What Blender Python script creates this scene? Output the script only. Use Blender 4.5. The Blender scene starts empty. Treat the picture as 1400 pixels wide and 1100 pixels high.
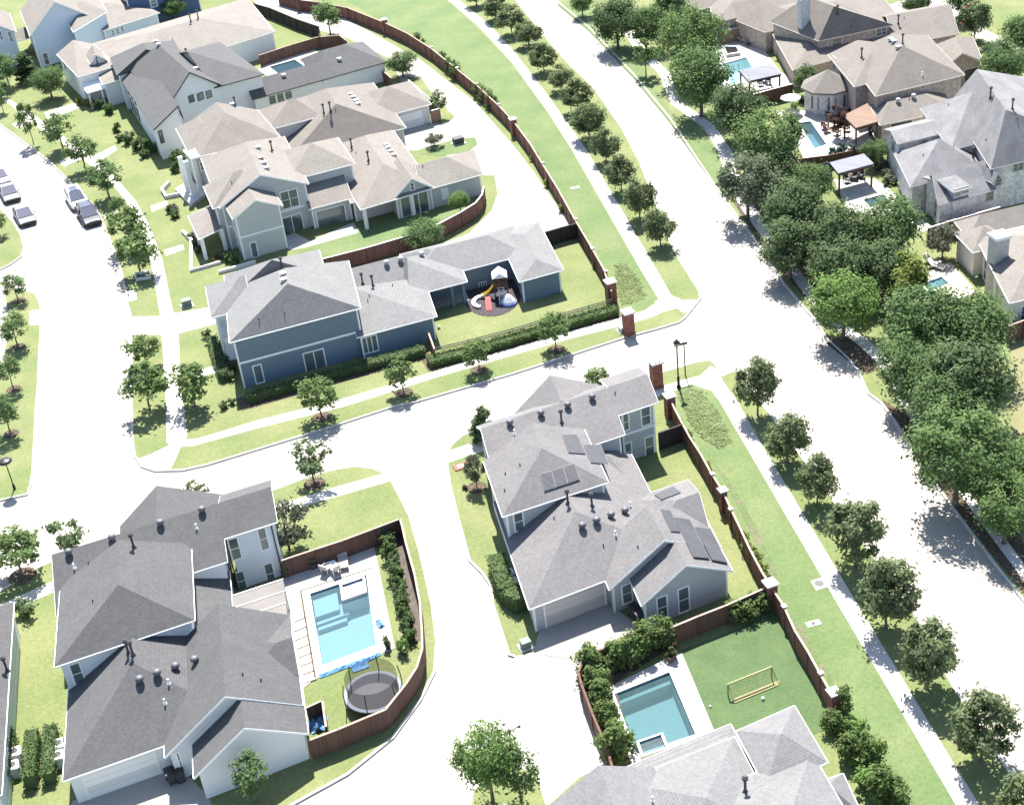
import bpy, math, random
from mathutils import Vector
random.seed(7)
SC = bpy.context.scene
COL = SC.collection
R = math.radians
# ---------------------------------------------------------------- camera model (real camera, used once to read plan positions off the photo)
CF, TH, RO, CH = 2000.0, R(32.4), R(-7.0), 74.0
def _ax():
    f = Vector((0, math.cos(TH), -math.sin(TH))); r = Vector((1, 0, 0)); u = Vector((0, math.sin(TH), math.cos(TH)))
    c, s = math.cos(RO), math.sin(RO)
    return c*r + s*u, -s*r + c*u, f
CAMR, CAMU, CAMF = _ax()
CAMP = Vector((0, 0, CH))
def ray(px, py):
    return CAMF + CAMR*((px-700)/CF) - CAMU*((py-550)/CF)
def G(px, py, z=0.0):
    d = ray(px, py); t = (z-CH)/d.z
    return Vector((d.x*t, d.y*t, z))
def P(v):
    w = Vector(v)-CAMP; Z = w.dot(CAMF)
    return (700+CF*w.dot(CAMR)/Z, 550-CF*w.dot(CAMU)/Z)
def ppm(px, py):
    g = G(px, py); return CF/(g-CAMP).length
def hgt(base, ytop):
    g = G(*base); best = (1e9, 0)
    for k in range(1, 400):
        z = k*0.05; e = abs(P((g.x, g.y, z))[1]-ytop)
        if e < best[0]: best = (e, z)
    return best[1]
# ---------------------------------------------------------------- node materials
MATS = {}
def mat(name, col, rough=0.8, col2=None, scale=1.0, detail=4.0, amt=1.0, stretch=None, bump=0.0, bscale=None, cells=None, metal=0.0, spec=0.3, island=0.0, lo=0.35, hi=0.65, trans=0.0):
    if name in MATS: return MATS[name]
    m = bpy.data.materials.new(name); m.use_nodes = True
    nt = m.node_tree; n = nt.nodes; n.clear(); L = nt.links
    out = n.new('ShaderNodeOutputMaterial'); b = n.new('ShaderNodeBsdfPrincipled')
    b.inputs['Roughness'].default_value = rough; b.inputs['Metallic'].default_value = metal
    b.inputs['Specular IOR Level'].default_value = spec
    tc = n.new('ShaderNodeTexCoord'); src = tc.outputs['Object']
    if stretch:
        mp = n.new('ShaderNodeMapping'); mp.inputs['Scale'].default_value = stretch
        L.new(src, mp.inputs['Vector']); src = mp.outputs['Vector']
    cur = None
    rgb = n.new('ShaderNodeRGB'); rgb.outputs[0].default_value = (*col, 1); cur = rgb.outputs[0]
    if col2:
        no = n.new('ShaderNodeTexNoise'); no.inputs['Scale'].default_value = scale; no.inputs['Detail'].default_value = detail
        L.new(src, no.inputs['Vector'])
        mr = n.new('ShaderNodeMapRange'); mr.inputs['From Min'].default_value = lo; mr.inputs['From Max'].default_value = hi
        mr.inputs['To Max'].default_value = amt
        L.new(no.outputs['Fac'], mr.inputs['Value'])
        mx = n.new('ShaderNodeMix'); mx.data_type = 'RGBA'
        L.new(mr.outputs[0], mx.inputs['Factor']); L.new(cur, mx.inputs['A']); mx.inputs['B'].default_value = (*col2, 1)
        cur = mx.outputs['Result']
    if cells:   # (scale, amount): blocky value variation (shingles, pavers, gravel)
        vo = n.new('ShaderNodeTexVoronoi'); vo.inputs['Scale'].default_value = cells[0]
        L.new(src, vo.inputs['Vector'])
        sep = n.new('ShaderNodeSeparateColor'); L.new(vo.outputs['Color'], sep.inputs[0])
        mr = n.new('ShaderNodeMapRange'); mr.inputs['To Min'].default_value = 1-cells[1]; mr.inputs['To Max'].default_value = 1+cells[1]
        L.new(sep.outputs[0], mr.inputs['Value'])
        hsv = n.new('ShaderNodeHueSaturation'); L.new(mr.outputs[0], hsv.inputs['Value']); L.new(cur, hsv.inputs['Color']); cur = hsv.outputs[0]
    if island:
        ge = n.new('ShaderNodeNewGeometry'); mr = n.new('ShaderNodeMapRange')
        mr.inputs['To Min'].default_value = 1-island; mr.inputs['To Max'].default_value = 1+island
        L.new(ge.outputs['Random Per Island'], mr.inputs['Value'])
        hsv = n.new('ShaderNodeHueSaturation'); L.new(mr.outputs[0], hsv.inputs['Value']); L.new(cur, hsv.inputs['Color']); cur = hsv.outputs[0]
    L.new(cur, b.inputs['Base Color'])
    if bump:
        nb = n.new('ShaderNodeTexNoise'); nb.inputs['Scale'].default_value = bscale or scale*4; nb.inputs['Detail'].default_value = 3
        L.new(src, nb.inputs['Vector'])
        bp = n.new('ShaderNodeBump'); bp.inputs['Strength'].default_value = bump; bp.inputs['Distance'].default_value = 0.05
        L.new(nb.outputs['Fac'], bp.inputs['Height']); L.new(bp.outputs[0], b.inputs['Normal'])
    if trans:
        t = n.new('ShaderNodeBsdfTranslucent'); L.new(cur, t.inputs['Color'])
        ms = n.new('ShaderNodeMixShader'); ms.inputs[0].default_value = trans
        L.new(b.outputs[0], ms.inputs[1]); L.new(t.outputs[0], ms.inputs[2]); L.new(ms.outputs[0], out.inputs[0])
    else:
        L.new(b.outputs[0], out.inputs[0])
    MATS[name] = m
    return m
def lines_mat(name, col, dark, period, axis=2, width=0.12, rough=0.75, col2=None, nscale=0.6, bump=0.3, var=.15):
    """boards / siding: thin darker lines every `period` metres along an axis (x, y, z), plus slow noise"""
    if name in MATS: return MATS[name]
    m = mat(name, col, rough, col2, nscale, 4.0, 0.8)
    nt = m.node_tree; n = nt.nodes; L = nt.links
    b = [x for x in n if x.type == 'BSDF_PRINCIPLED'][0]
    cur = b.inputs['Base Color'].links[0].from_socket
    tc = n.new('ShaderNodeTexCoord'); sp = n.new('ShaderNodeSeparateXYZ'); L.new(tc.outputs['Object'], sp.inputs[0])
    if axis == 'h':
        ad = n.new('ShaderNodeMath'); ad.operation = 'MULTIPLY_ADD'; L.new(sp.outputs[0], ad.inputs[0]); ad.inputs[1].default_value = 0.83; L.new(sp.outputs[1], ad.inputs[2]); s = ad.outputs[0]
    else: s = sp.outputs[axis]
    dv = n.new('ShaderNodeMath'); dv.operation = 'DIVIDE'; L.new(s, dv.inputs[0]); dv.inputs[1].default_value = period
    fr = n.new('ShaderNodeMath'); fr.operation = 'FRACT'; L.new(dv.outputs[0], fr.inputs[0])
    lt = n.new('ShaderNodeMath'); lt.operation = 'LESS_THAN'; L.new(fr.outputs[0], lt.inputs[0]); lt.inputs[1].default_value = width
    fl = n.new('ShaderNodeMath'); fl.operation = 'FLOOR'; L.new(dv.outputs[0], fl.inputs[0])
    wn = n.new('ShaderNodeTexWhiteNoise'); wn.noise_dimensions = '1D'; L.new(fl.outputs[0], wn.inputs['W'])
    mr = n.new('ShaderNodeMapRange'); mr.inputs['To Min'].default_value = 1-var; mr.inputs['To Max'].default_value = 1+var; L.new(wn.outputs['Value'], mr.inputs['Value'])
    hs = n.new('ShaderNodeHueSaturation'); L.new(cur, hs.inputs['Color']); L.new(mr.outputs[0], hs.inputs['Value'])
    mx = n.new('ShaderNodeMix'); mx.data_type = 'RGBA'; L.new(lt.outputs[0], mx.inputs['Factor']); L.new(hs.outputs[0], mx.inputs['A']); mx.inputs['B'].default_value = (*dark, 1)
    L.new(mx.outputs['Result'], b.inputs['Base Color'])
    return m
# ---------------------------------------------------------------- mesh builder
ORI = {}
class MB:
    def __init__(s): s.v = []; s.f = []; s.m = []
    def add(s, pts, faces, m=0):
        o = len(s.v); s.v += [tuple(p) for p in pts]
        for f in faces: s.f.append(tuple(i+o for i in f)); s.m.append(m)
    def poly(s, pts, m=0): s.add(pts, [tuple(range(len(pts)))], m)
    def pbox(s, o, u, v, w, m=0):
        o = Vector(o); u = Vector(u); v = Vector(v); w = Vector(w)
        if u.cross(v).dot(w) < 0: u, v = v, u
        p = [o, o+u, o+u+v, o+v, o+w, o+u+w, o+u+v+w, o+v+w]
        s.add(p, [(3,2,1,0),(4,5,6,7),(0,1,5,4),(1,2,6,5),(2,3,7,6),(3,0,4,7)], m)
    def box(s, c, sx, sy, sz, rz=0.0, m=0):
        """box standing on z=c.z"""
        cs, sn = math.cos(rz), math.sin(rz); u = Vector((cs, sn, 0))*sx; v = Vector((-sn, cs, 0))*sy
        s.pbox(Vector(c)-u/2-v/2, u, v, Vector((0, 0, sz)), m)
    def bar(s, a, b, wd, m=0, hd=None):
        a = Vector(a); b = Vector(b); d = b-a
        if d.length < 1e-6: return
        up = Vector((0, 0, 1)) if abs(d.normalized().z) < .95 else Vector((1, 0, 0))
        x = d.cross(up).normalized()*wd; y = x.cross(d).normalized()*(hd or wd)
        s.pbox(a-x/2-y/2, x, y, d, m)
    def prism(s, pts, z0, z1, m=0, side=None, bottom=False):
        pts = [Vector((p[0], p[1], 0)) for p in pts]
        a = sum(pts[i].x*pts[(i+1) % len(pts)].y-pts[(i+1) % len(pts)].x*pts[i].y for i in range(len(pts)))
        if a < 0: pts = pts[::-1]
        n = len(pts)
        s.add([(p.x, p.y, z1) for p in pts], [tuple(range(n))], m)
        s.add([(p.x, p.y, z0) for p in pts]+[(p.x, p.y, z1) for p in pts], [(i, (i+1) % n, n+(i+1) % n, n+i) for i in range(n)], m if side is None else side)
        if bottom: s.add([(p.x, p.y, z0) for p in pts], [tuple(range(n))[::-1]], m)
    def tube(s, pts, rad, n=6, m=0, cap=True):
        pts = [Vector(p) for p in pts]
        if not isinstance(rad, (list, tuple)): rad = [rad]*len(pts)
        base = len(s.v); prev = None
        for i, p in enumerate(pts):
            d = (pts[min(i+1, len(pts)-1)]-pts[max(i-1, 0)]).normalized()
            if prev is None:
                x = d.cross(Vector((0, 0, 1)) if abs(d.z) < .9 else Vector((1, 0, 0))).normalized()
            else:
                x = (prev-d*prev.dot(d)).normalized()
            prev = x; y = d.cross(x)
            for k in range(n):
                a = 2*math.pi*k/n; s.v.append(tuple(p+(x*math.cos(a)+y*math.sin(a))*rad[i]))
        for i in range(len(pts)-1):
            for k in range(n):
                s.f.append((base+i*n+k, base+i*n+(k+1) % n, base+(i+1)*n+(k+1) % n, base+(i+1)*n+k)); s.m.append(m)
        if cap:
            s.f.append(tuple(base+k for k in range(n))[::-1]); s.m.append(m)
            s.f.append(tuple(base+(len(pts)-1)*n+k for k in range(n))); s.m.append(m)
    def lathe(s, c, prof, n=12, m=0, sx=1, sy=1):
        c = Vector(c); base = len(s.v)
        for r, z in prof:
            for k in range(n):
                a = 2*math.pi*k/n; s.v.append((c.x+r*sx*math.cos(a), c.y+r*sy*math.sin(a), c.z+z))
        for i in range(len(prof)-1):
            for k in range(n):
                s.f.append((base+i*n+k, base+i*n+(k+1) % n, base+(i+1)*n+(k+1) % n, base+(i+1)*n+k)); s.m.append(m)
        s.f.append(tuple(base+(len(prof)-1)*n+k for k in range(n))); s.m.append(m)
        s.f.append(tuple(base+k for k in range(n))[::-1]); s.m.append(m)
    def build(s, name, mats, parent=None, loc=None, smooth=False):
        if not isinstance(mats, (list, tuple)): mats = [mats]
        org = Vector((0, 0, 0))
        if parent is not None: org = Vector(ORI.get(parent.name, (0, 0, 0)))
        elif loc is not None: org = Vector(loc)
        me = bpy.data.meshes.new(name)
        me.from_pydata([(x-org.x, y-org.y, z-org.z) for x, y, z in s.v], [], s.f)
        for mm in mats: me.materials.append(mm)
        if len(mats) > 1: me.polygons.foreach_set('material_index', s.m)
        if smooth: me.polygons.foreach_set('use_smooth', [True]*len(me.polygons))
        me.update()
        o = bpy.data.objects.new(name, me); COL.objects.link(o)
        if parent is not None: o.parent = parent; ORI[o.name] = tuple(org)
        elif loc is not None: o.location = loc; ORI[o.name] = tuple(org)
        return o
def tag(o, label=None, cat=None, group=None, kind=None):
    if label: o['label'] = label
    if cat: o['category'] = cat
    if group: o['group'] = group
    if kind: o['kind'] = kind
    return o
def thing(name, label, cat, loc=(0, 0, 0), rz=0.0, group=None):
    o = bpy.data.objects.new(name, None); COL.objects.link(o)
    o.location = loc; o.rotation_euler = (0, 0, rz); o.empty_display_size = 0.3
    ORI[o.name] = tuple(loc)
    return tag(o, label, cat, group)
def proto(name, label, cat, group=None):
    o = thing(name, label, cat, (0, 0, 0), 0, group); return o
def copy_tree(o, parent=None):
    c = o.copy(); COL.objects.link(c)
    if parent is not None: c.parent = parent
    for ch in list(o.children): copy_tree(ch, c)
    return c
KINDS = []
class Kind:
    """first placement moves the prototype itself, later ones copy it with its parts"""
    def __init__(s, root): s.root = root; s.used = False; KINDS.append(s)
    def put(s, loc, rz=0.0, sc=1.0, label=None, group=None):
        o = s.root if not s.used else copy_tree(s.root)
        s.used = True
        o.location = loc; o.rotation_euler = (0, 0, rz)
        o.scale = (sc, sc, sc) if not isinstance(sc, (tuple, list)) else sc
        if label: o['label'] = label
        if group: o['group'] = group
        elif 'group' in o: del o['group']
        return o
ORD = ['first', 'second', 'third', 'fourth', 'fifth', 'sixth', 'seventh', 'eighth', 'ninth', 'tenth', 'eleventh', 'twelfth', 'thirteenth', 'fourteenth', 'fifteenth', 'sixteenth']
# ---------------------------------------------------------------- ground materials
grass = mat('lawn_grass', (.108, .140, .050), .95, (.165, .174, .076), .16, 8, .8, bump=.5, bscale=9, cells=(6, .12))
grass_lush = mat('verge_grass', (.086, .130, .048), .95, (.130, .158, .068), .18, 8, .8, bump=.5, bscale=9, cells=(6, .12))
turf = mat('turf_grass', (.056, .094, .036), .95, (.070, .108, .043), .5, 6, 1.0, bump=.3, bscale=14, cells=(9, .12))
concrete = mat('road_concrete', (.315, .292, .262), .9, (.225, .208, .186), .075, 10, .85, lo=.45, hi=.78, bump=.1, bscale=6)
walk_c = mat('walk_concrete', (.45, .425, .39), .9, (.33, .31, .28), .5, 7, .6, lo=.45, hi=.75)
deck_c = mat('deck_concrete', (.42, .395, .36), .85, (.34, .32, .29), .8, 6, .7)
mulch = mat('bark_mulch', (.05, .036, .026), .95, (.10, .075, .05), 3, 6, 1.0, cells=(9, .4))
kerb_m = mat('kerb_concrete', (.50, .48, .45), .9, (.36, .34, .32), .6, 6, .8)
ROADZ = -0.12
def px(l, z=0.0): return [G(a, b, z) for a, b in l]
from mathutils.geometry import tessellate_polygon
POOLS = {'near': [(424, 812), (501, 786), (514, 882), (441, 910)], 'turf': [(840, 949), (915, 919), (951, 1004), (871, 1031)], 'sliver': [(368, 92), (403, 82), (416, 91), (380, 101)],
         'pavilion': [(988, 88), (1020, 79), (1030, 95), (1000, 118)], 'cedar': [(1092, 169), (1108, 166.5), (1130, 198), (1114, 204)], 'small': [(1180, 274), (1207, 266), (1216, 275), (1190, 284)], 'spa': [(1262, 389), (1287, 379), (1297, 388), (1270, 399)]}
HOLES = {k: px(v) for k, v in POOLS.items()}
def inside(p, poly):
    c = False; n = len(poly)
    for i in range(n):
        a, b = poly[i], poly[i-1]
        if (a.y > p.y) != (b.y > p.y) and p.x < (b.x-a.x)*(p.y-a.y)/(b.y-a.y)+a.x: c = not c
    return c
def tess(mb, pts, z, m=0):
    pts = [Vector((p[0], p[1], 0)) for p in pts]
    hs = [h for h in HOLES.values() if all(inside(q, pts) for q in h)]
    loops = [pts]+hs; allp = [q for l in loops for q in l]
    tr = tessellate_polygon(loops); base = len(mb.v)
    mb.v += [(q.x, q.y, z) for q in allp]
    for t in tr:
        a, b, c = (allp[i] for i in t)
        t = t if (b-a).cross(c-a).z > 0 else t[::-1]
        mb.f.append(tuple(i+base for i in t)); mb.m.append(m)
def flat(name, pts, z, m, kind='structure', thick=None):
    mb = MB(); mb.prism(pts, z-(thick or 0.17), z, 0); mb.f.pop(0); mb.m.pop(0); tess(mb, pts, z)
    # concave outlines: let blender triangulate the n-gon
    return tag(mb.build(name, m), kind=kind)
# horizon sheet and the road surface
mb = MB(); tess(mb, [(-4000, -2000), (4000, -2000), (4000, 6000), (-4000, 6000)], -.30)
tag(mb.build('ground', grass), kind='structure')
mb = MB(); tess(mb, [(-260, 10), (260, 10), (420, 760), (-520, 760)], ROADZ)
tag(mb.build('road', concrete), kind='structure')
BW = [(-600, -20), (0, 170), (67, 220), (120, 273), (130, 281), (142, 307), (160, 352), (167, 375), (171, 395), (174, 415), (178, 428), (180, 470), (180, 550), (181, 600), (184, 622), (194, 637), (212, 643), (250, 642), (285, 634), (350, 614), (455, 582), (535, 556), (567, 549), (700, 510.5), (850, 462), (905, 447), (928, 440), (936, 434), (944, 424), (953, 413), (958, 407), (955, 396), (927, 352), (917, 332), (900, 287), (875, 222), (850, 175), (812, 120), (782, 92), (759, 67), (725, 25), (705, 0), (672, -40), (560, -170), (-600, -170)]
BSW = [(-500, 990), (-60, 832), (0, 808), (52, 775), (72, 766), (375, 669), (420, 652), (455, 642), (485, 637), (510, 640), (528, 648), (536, 658), (550, 685), (560, 705), (575, 757), (590, 822), (597, 875), (594, 917), (575, 955), (537, 1007), (475, 1057), (397, 1100), (300, 1150), (250, 1320), (-500, 1320)]
BSE = [(612, 617), (618, 607), (632, 595), (656, 585), (700, 572), (800, 541), (900, 510), (950, 495), (971, 492), (980, 500), (986, 515), (998, 509), (1009, 506), (1035, 543), (1060, 575), (1135, 677), (1192, 757), (1247, 832), (1302, 935), (1377, 1050), (1400, 1090), (1440, 1160), (1440, 1240), (700, 1240), (722, 1160), (750, 1100), (792, 1062), (830, 1044), (812, 975), (794, 925), (780, 897), (729, 891), (704, 896), (696, 894), (674, 827), (671, 799), (660, 783), (642, 765), (627, 710), (615, 662), (611, 632)]
BE = [(640, -170), (735, -40), (762, 2), (805, 37), (865, 100), (915, 160), (982, 260), (1050, 352), (1072, 387), (1097, 417), (1115, 437), (1130, 462), (1160, 490), (1172, 505), (1180, 522), (1187, 537), (1205, 550), (1225, 577), (1247, 617), (1302, 692), (1360, 770), (1400, 820), (1480, 925), (1700, 1210), (2700, 1210), (2700, -170)]
BM1 = [(-40, 275), (0, 284), (18, 303), (28, 320), (33, 338), (29, 350), (14, 361), (0, 368), (-40, 380)]
BM2 = [(6, 397), (18, 395), (32, 396), (48, 401), (54, 412), (57, 425), (56, 445), (53, 500), (52, 525), (49, 560), (45, 640), (42, 662), (37, 675), (0, 683), (-40, 690), (-40, 540), (-5, 540), (5, 487), (10, 465), (11, 425)]
BT = [(648, 1078), (668, 1056), (700, 1044), (733, 1055), (742, 1080), (752, 1112), (745, 1140), (640, 1140)]
def block(name, poly, m):
    mb = MB(); pts = px(poly); mb.prism(pts, ROADZ-.1, 0, 0, side=1); mb.f.pop(0); mb.m.pop(0); tess(mb, pts, 0)
    return tag(mb.build(name, [m, kerb_m]), kind='structure')
block('lawn_blocks', BW, grass); block('lawn_white_house', BSW, grass); block('lawn_solar_house', BSE, grass)
block('lawn_east', BE, grass); block('median', BM1, grass); block('median_strip', BM2, grass); block('lawn_island', BT, grass)
def inset_path(pts, d):
    out = []
    for i, p in enumerate(pts):
        a = pts[max(i-1, 0)]; b = pts[min(i+1, len(pts)-1)]; t = (b-a); t.z = 0; t.normalize()
        out.append(p+Vector((-t.y, t.x, 0))*d)
    return out
def ribbon(mb, pts, d0, d1, z0, z1, m=0):
    A = inset_path(pts, d0); B = inset_path(pts, d1)
    for i in range(len(pts)-1):
        a, b, c, d = A[i], A[i+1], B[i+1], B[i]
        top = [Vector((q.x, q.y, z1)) for q in (a, b, c, d)]
        if (top[1]-top[0]).cross(top[2]-top[0]).z < 0: top = top[::-1]
        mb.poly(top, m)
        for q, r in ((a, b), (c, d)):
            mb.poly([(q.x, q.y, z0), (r.x, r.y, z0), (r.x, r.y, z1), (q.x, q.y, z1)], m)
def kerb(pl):
    mb = MB(); ribbon(mb, px(pl), -.10, .10, ROADZ-.05, .022)
    tag(mb.build('kerb', kerb_m), kind='structure')
kerb(BW[1:42]); kerb(BSW[1:24]); kerb(BSE[:23]); kerb(BSE[BSE.index((704, 896)):]+BSE[:1]); kerb(BE[0:23]); kerb(BM1[1:9]); kerb(BM2[:14]); kerb(BT[:6])
# greener avenue verges on top of the lawn block
flat('avenue_lawn', px([(475, 2), (530, 33), (592, 72), (655, 123), (700, 172), (742, 235), (770, 285), (800, 335), (820, 372), (838, 404), (846, 428), (880, 424), (901, 410), (875, 367), (822, 275), (782, 205), (750, 155), (700, 86), (612, 0), (590, -25), (450, -25)]), .004, grass_lush)
flat('avenue_lawn', px([(922, 536), (945, 526), (966, 527), (984, 549), (1050, 662), (1145, 825), (1225, 960), (1307, 1100), (1370, 1190), (1250, 1240), (1180, 1100), (1140, 955), (1066, 825), (1012, 722), (972, 648), (944, 602), (922, 560)]), .004, grass_lush)
flat('avenue_lawn', px([(762, 6), (805, 42), (865, 105), (915, 166), (980, 258), (990, 240), (982, 207), (962, 187), (915, 150), (885, 100), (868, 75), (820, 30), (800, 0)]), .004, grass_lush)
# pavements
def walk(name, edgeA, edgeB, z=.012, m=None): return flat(name, px(edgeA)+px(edgeB)[::-1], z, m or walk_c)
walk('sidewalk', [(592, -25), (612, 0), (655, 37), (700, 86), (750, 155), (782, 205), (822, 275), (875, 367), (901, 410)], [(608, -25), (627, 0), (668, 33), (700, 67), (750, 132), (800, 202), (847, 282), (885, 347), (922, 411)])
walk('sidewalk', [(250, 601), (272, 599), (350, 575), (462, 547), (590, 509), (700, 476), (780, 453), (845, 435), (880, 425), (901, 411), (922, 412)], [(228, 611), (262, 610), (350, 586), (470, 556), (590, 518), (700, 486), (780, 463), (847, 446), (885, 436), (906, 427), (934, 419)], .016)
walk('sidewalk', [(900, 529), (950, 515), (962, 513), (972, 509)], [(900, 540), (922, 534), (945, 525), (975, 535)], .012)
walk('sidewalk', [(664, 615), (700, 603), (800, 572), (902, 529)], [(664, 630), (700, 618), (800, 587), (902, 541)], .010)
walk('sidewalk', [(966, 524), (984, 549), (1050, 662), (1145, 825), (1225, 960), (1307, 1100), (1370, 1200)], [(986, 518), (1009, 550), (1050, 622), (1112, 725), (1172, 825), (1240, 937), (1300, 1037), (1322, 1072), (1400, 1200)], .014)
flat('ramp', px([(955, 515), (972, 500), (982, 505), (988, 520), (990, 535), (968, 530)]), .018, walk_c)
flat('ramp', px([(895, 412), (915, 402), (932, 410), (955, 410), (946, 424), (935, 428), (920, 418), (903, 428)]), .020, walk_c)
walk('sidewalk', [(611, 617), (640, 607), (666, 600)], [(611, 633), (640, 623), (666, 615)], .011)
walk('sidewalk', [(377, 691), (450, 668), (525, 647)], [(380, 702), (425, 689), (535, 657)], .012)
walk('sidewalk', [(-30, 842), (0, 826), (75, 793), (90, 786)], [(-30, 858), (0, 841), (75, 808), (90, 800)], .012)
flat('sidewalk', px([(-40, 95), (0, 129), (20, 140), (57, 165), (100, 196), (130, 217), (160, 245), (186, 275), (205, 310), (222, 355), (232, 405), (244, 455), (247, 520), (252, 560), (256, 597), (250, 604), (236, 612), (228, 605), (227, 550), (222, 470), (219, 432), (210, 375), (200, 340), (185, 308), (172, 275), (148, 245), (118, 222), (84, 195), (48, 172), (12, 142), (-40, 106)]), .013, walk_c)
flat('ramp', px([(186, 628), (206, 621), (232, 608), (250, 604), (240, 628), (233, 642), (212, 642), (194, 636)]), .018, walk_c)
for q in ([(16, 170), (43, 159), (50, 165), (24, 176)], [(80, 221), (105, 211), (112, 217), (88, 228)], [(60, 154), (106, 140), (110, 147), (66, 164)], [(127, 214), (157, 199), (160, 205), (134, 222)], [(140, 294), (160, 288), (164, 294), (143, 301)], [(206, 282), (228, 274), (230, 281), (208, 290)], [(224, 342), (250, 334), (252, 341), (227, 350)], [(171, 398), (186, 397), (187, 410), (173, 412)], [(40, 425), (57, 423), (57, 444), (40, 444)]):
    flat('path', px(q), .017, walk_c)
flat('driveway', px([(174, 433), (220, 432), (245, 427), (292, 419), (300, 440), (292, 444), (245, 456), (222, 458), (179, 458)]), .021, concrete)
flat('path', px([(262, 508), (300, 498), (318, 496), (318, 505), (300, 508), (266, 517)]), .009, walk_c)
# alley and drives of the north-west block
flat('alley', px([(300, -40), (345, 0), (352, 6), (437, 42), (470, 50), (532, 80), (548, 110), (575, 120), (602, 157), (618, 163), (590, 170), (556, 172), (508, 206), (600, 206), (625, 193), (650, 189), (653, 198), (638, 207), (600, 207), (660, 240), (676, 240), (680, 265), (672, 288), (640, 320), (612, 330), (560, 350), (446, 374), (500, 378), (640, 345), (740, 318), (785, 306), (780, 303), (757, 275), (730, 235), (700, 197), (650, 140), (575, 82), (475, 27), (430, 4), (390, -20), (380, -40)]), .010, concrete)
flat('alley_grass', px([(556, 106), (575, 105), (592, 130), (622, 160), (615, 166), (600, 170), (594, 150)]), .024, grass)
flat('alley_grass', px([(572, 205), (625, 190), (648, 188), (653, 197), (640, 208), (600, 214), (575, 210)]), .028, grass_lush)
# east sidewalk under the big trees
walk('sidewalk', [(838, 20), (872, 75), (900, 100), (917, 142), (962, 175), (982, 207), (990, 237), (1010, 280), (1060, 350), (1110, 415), (1150, 455), (1172, 470), (1200, 497), (1225, 540), (1262, 600), (1330, 700), (1420, 820)], [(850, 18), (885, 70), (916, 100), (932, 140), (977, 172), (1000, 205), (1008, 235), (1030, 280), (1078, 350), (1125, 410), (1160, 447), (1188, 465), (1216, 492), (1242, 538), (1278, 598), (1346, 698), (1436, 818)])
flat('bed', px([(1130, 468), (1160, 455), (1195, 480), (1200, 505), (1185, 512), (1160, 492)]), .009, mulch)
flat('bed', px([(1205, 545), (1290, 600), (1400, 740), (1470, 900), (1400, 812), (1302, 692), (1247, 617)]), .008, mulch)
flat('bed', px([(985, 250), (1030, 230), (1120, 330), (1180, 430), (1130, 440), (1050, 350)]), .007, mulch)
flat('driveway', px([(1310, 118), (1345, 110), (1372, 128), (1330, 155), (1316, 150)]), .012, mat('tan_concrete', (.50, .43, .33), .9))
flat('street', px([(1180, 20), (1290, -20), (1345, 40), (1420, 75), (1420, 88), (1335, 52), (1310, 30), (1290, 12), (1240, 22)]), .010, concrete)
flat('driveway', px([(1385, 132), (1430, 120), (1430, 150), (1390, 145)]), .012, concrete)
flat('utility_pad', px([(1108, 794), (1124, 789), (1132, 801), (1116, 807)]), .02, walk_c)
# drives of the two near houses
flat('driveway', px([(95, 1106), (100, 1094), (235, 1048), (258, 1060), (285, 1088), (300, 1130), (240, 1160), (100, 1180)]), .012, concrete)
flat('driveway', px([(729, 892), (738, 858), (830, 824), (850, 838), (872, 856), (865, 866), (845, 872), (800, 905), (790, 912), (775, 900)]), .012, concrete)
flat('path', px([(31, 1076), (52, 1080), (62, 1035), (55, 1018)]), .004, mulch)

soil = mat('bare_soil', (.128, .112, .076), .95, (.086, .122, .046), .8, 9, 1.0, lo=.36, hi=.54, cells=(7, .2))
flat('soil_strip', px([(936, 566), (957, 606), (986, 650), (1012, 700), (1040, 756), (1053, 786), (1062, 797), (1062, 780), (1034, 722), (1016, 686), (996, 656), (976, 632), (955, 600)]), .013, soil)
flat('soil_strip', px([(1070, 828), (1090, 862), (1124, 918), (1138, 945), (1146, 945), (1120, 896), (1096, 856)]), .013, soil)
flat('soil_strip', px([(962, 562), (975, 558), (985, 570), (968, 572)]), .013, soil)

_e = [(704, 896), (729, 891), (758, 893), (780, 897), (791, 912), (795, 925)]; _o = [(700, 908), (727, 905), (753, 908), (770, 913), (778, 925), (783, 934)]
mb = MB()
for i in range(5): mb.poly([G(*_e[i], .014), G(*_o[i], ROADZ+.004), G(*_o[i+1], ROADZ+.004), G(*_e[i+1], .014)])
tag(mb.build('driveway_ramp', concrete), kind='structure')
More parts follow.
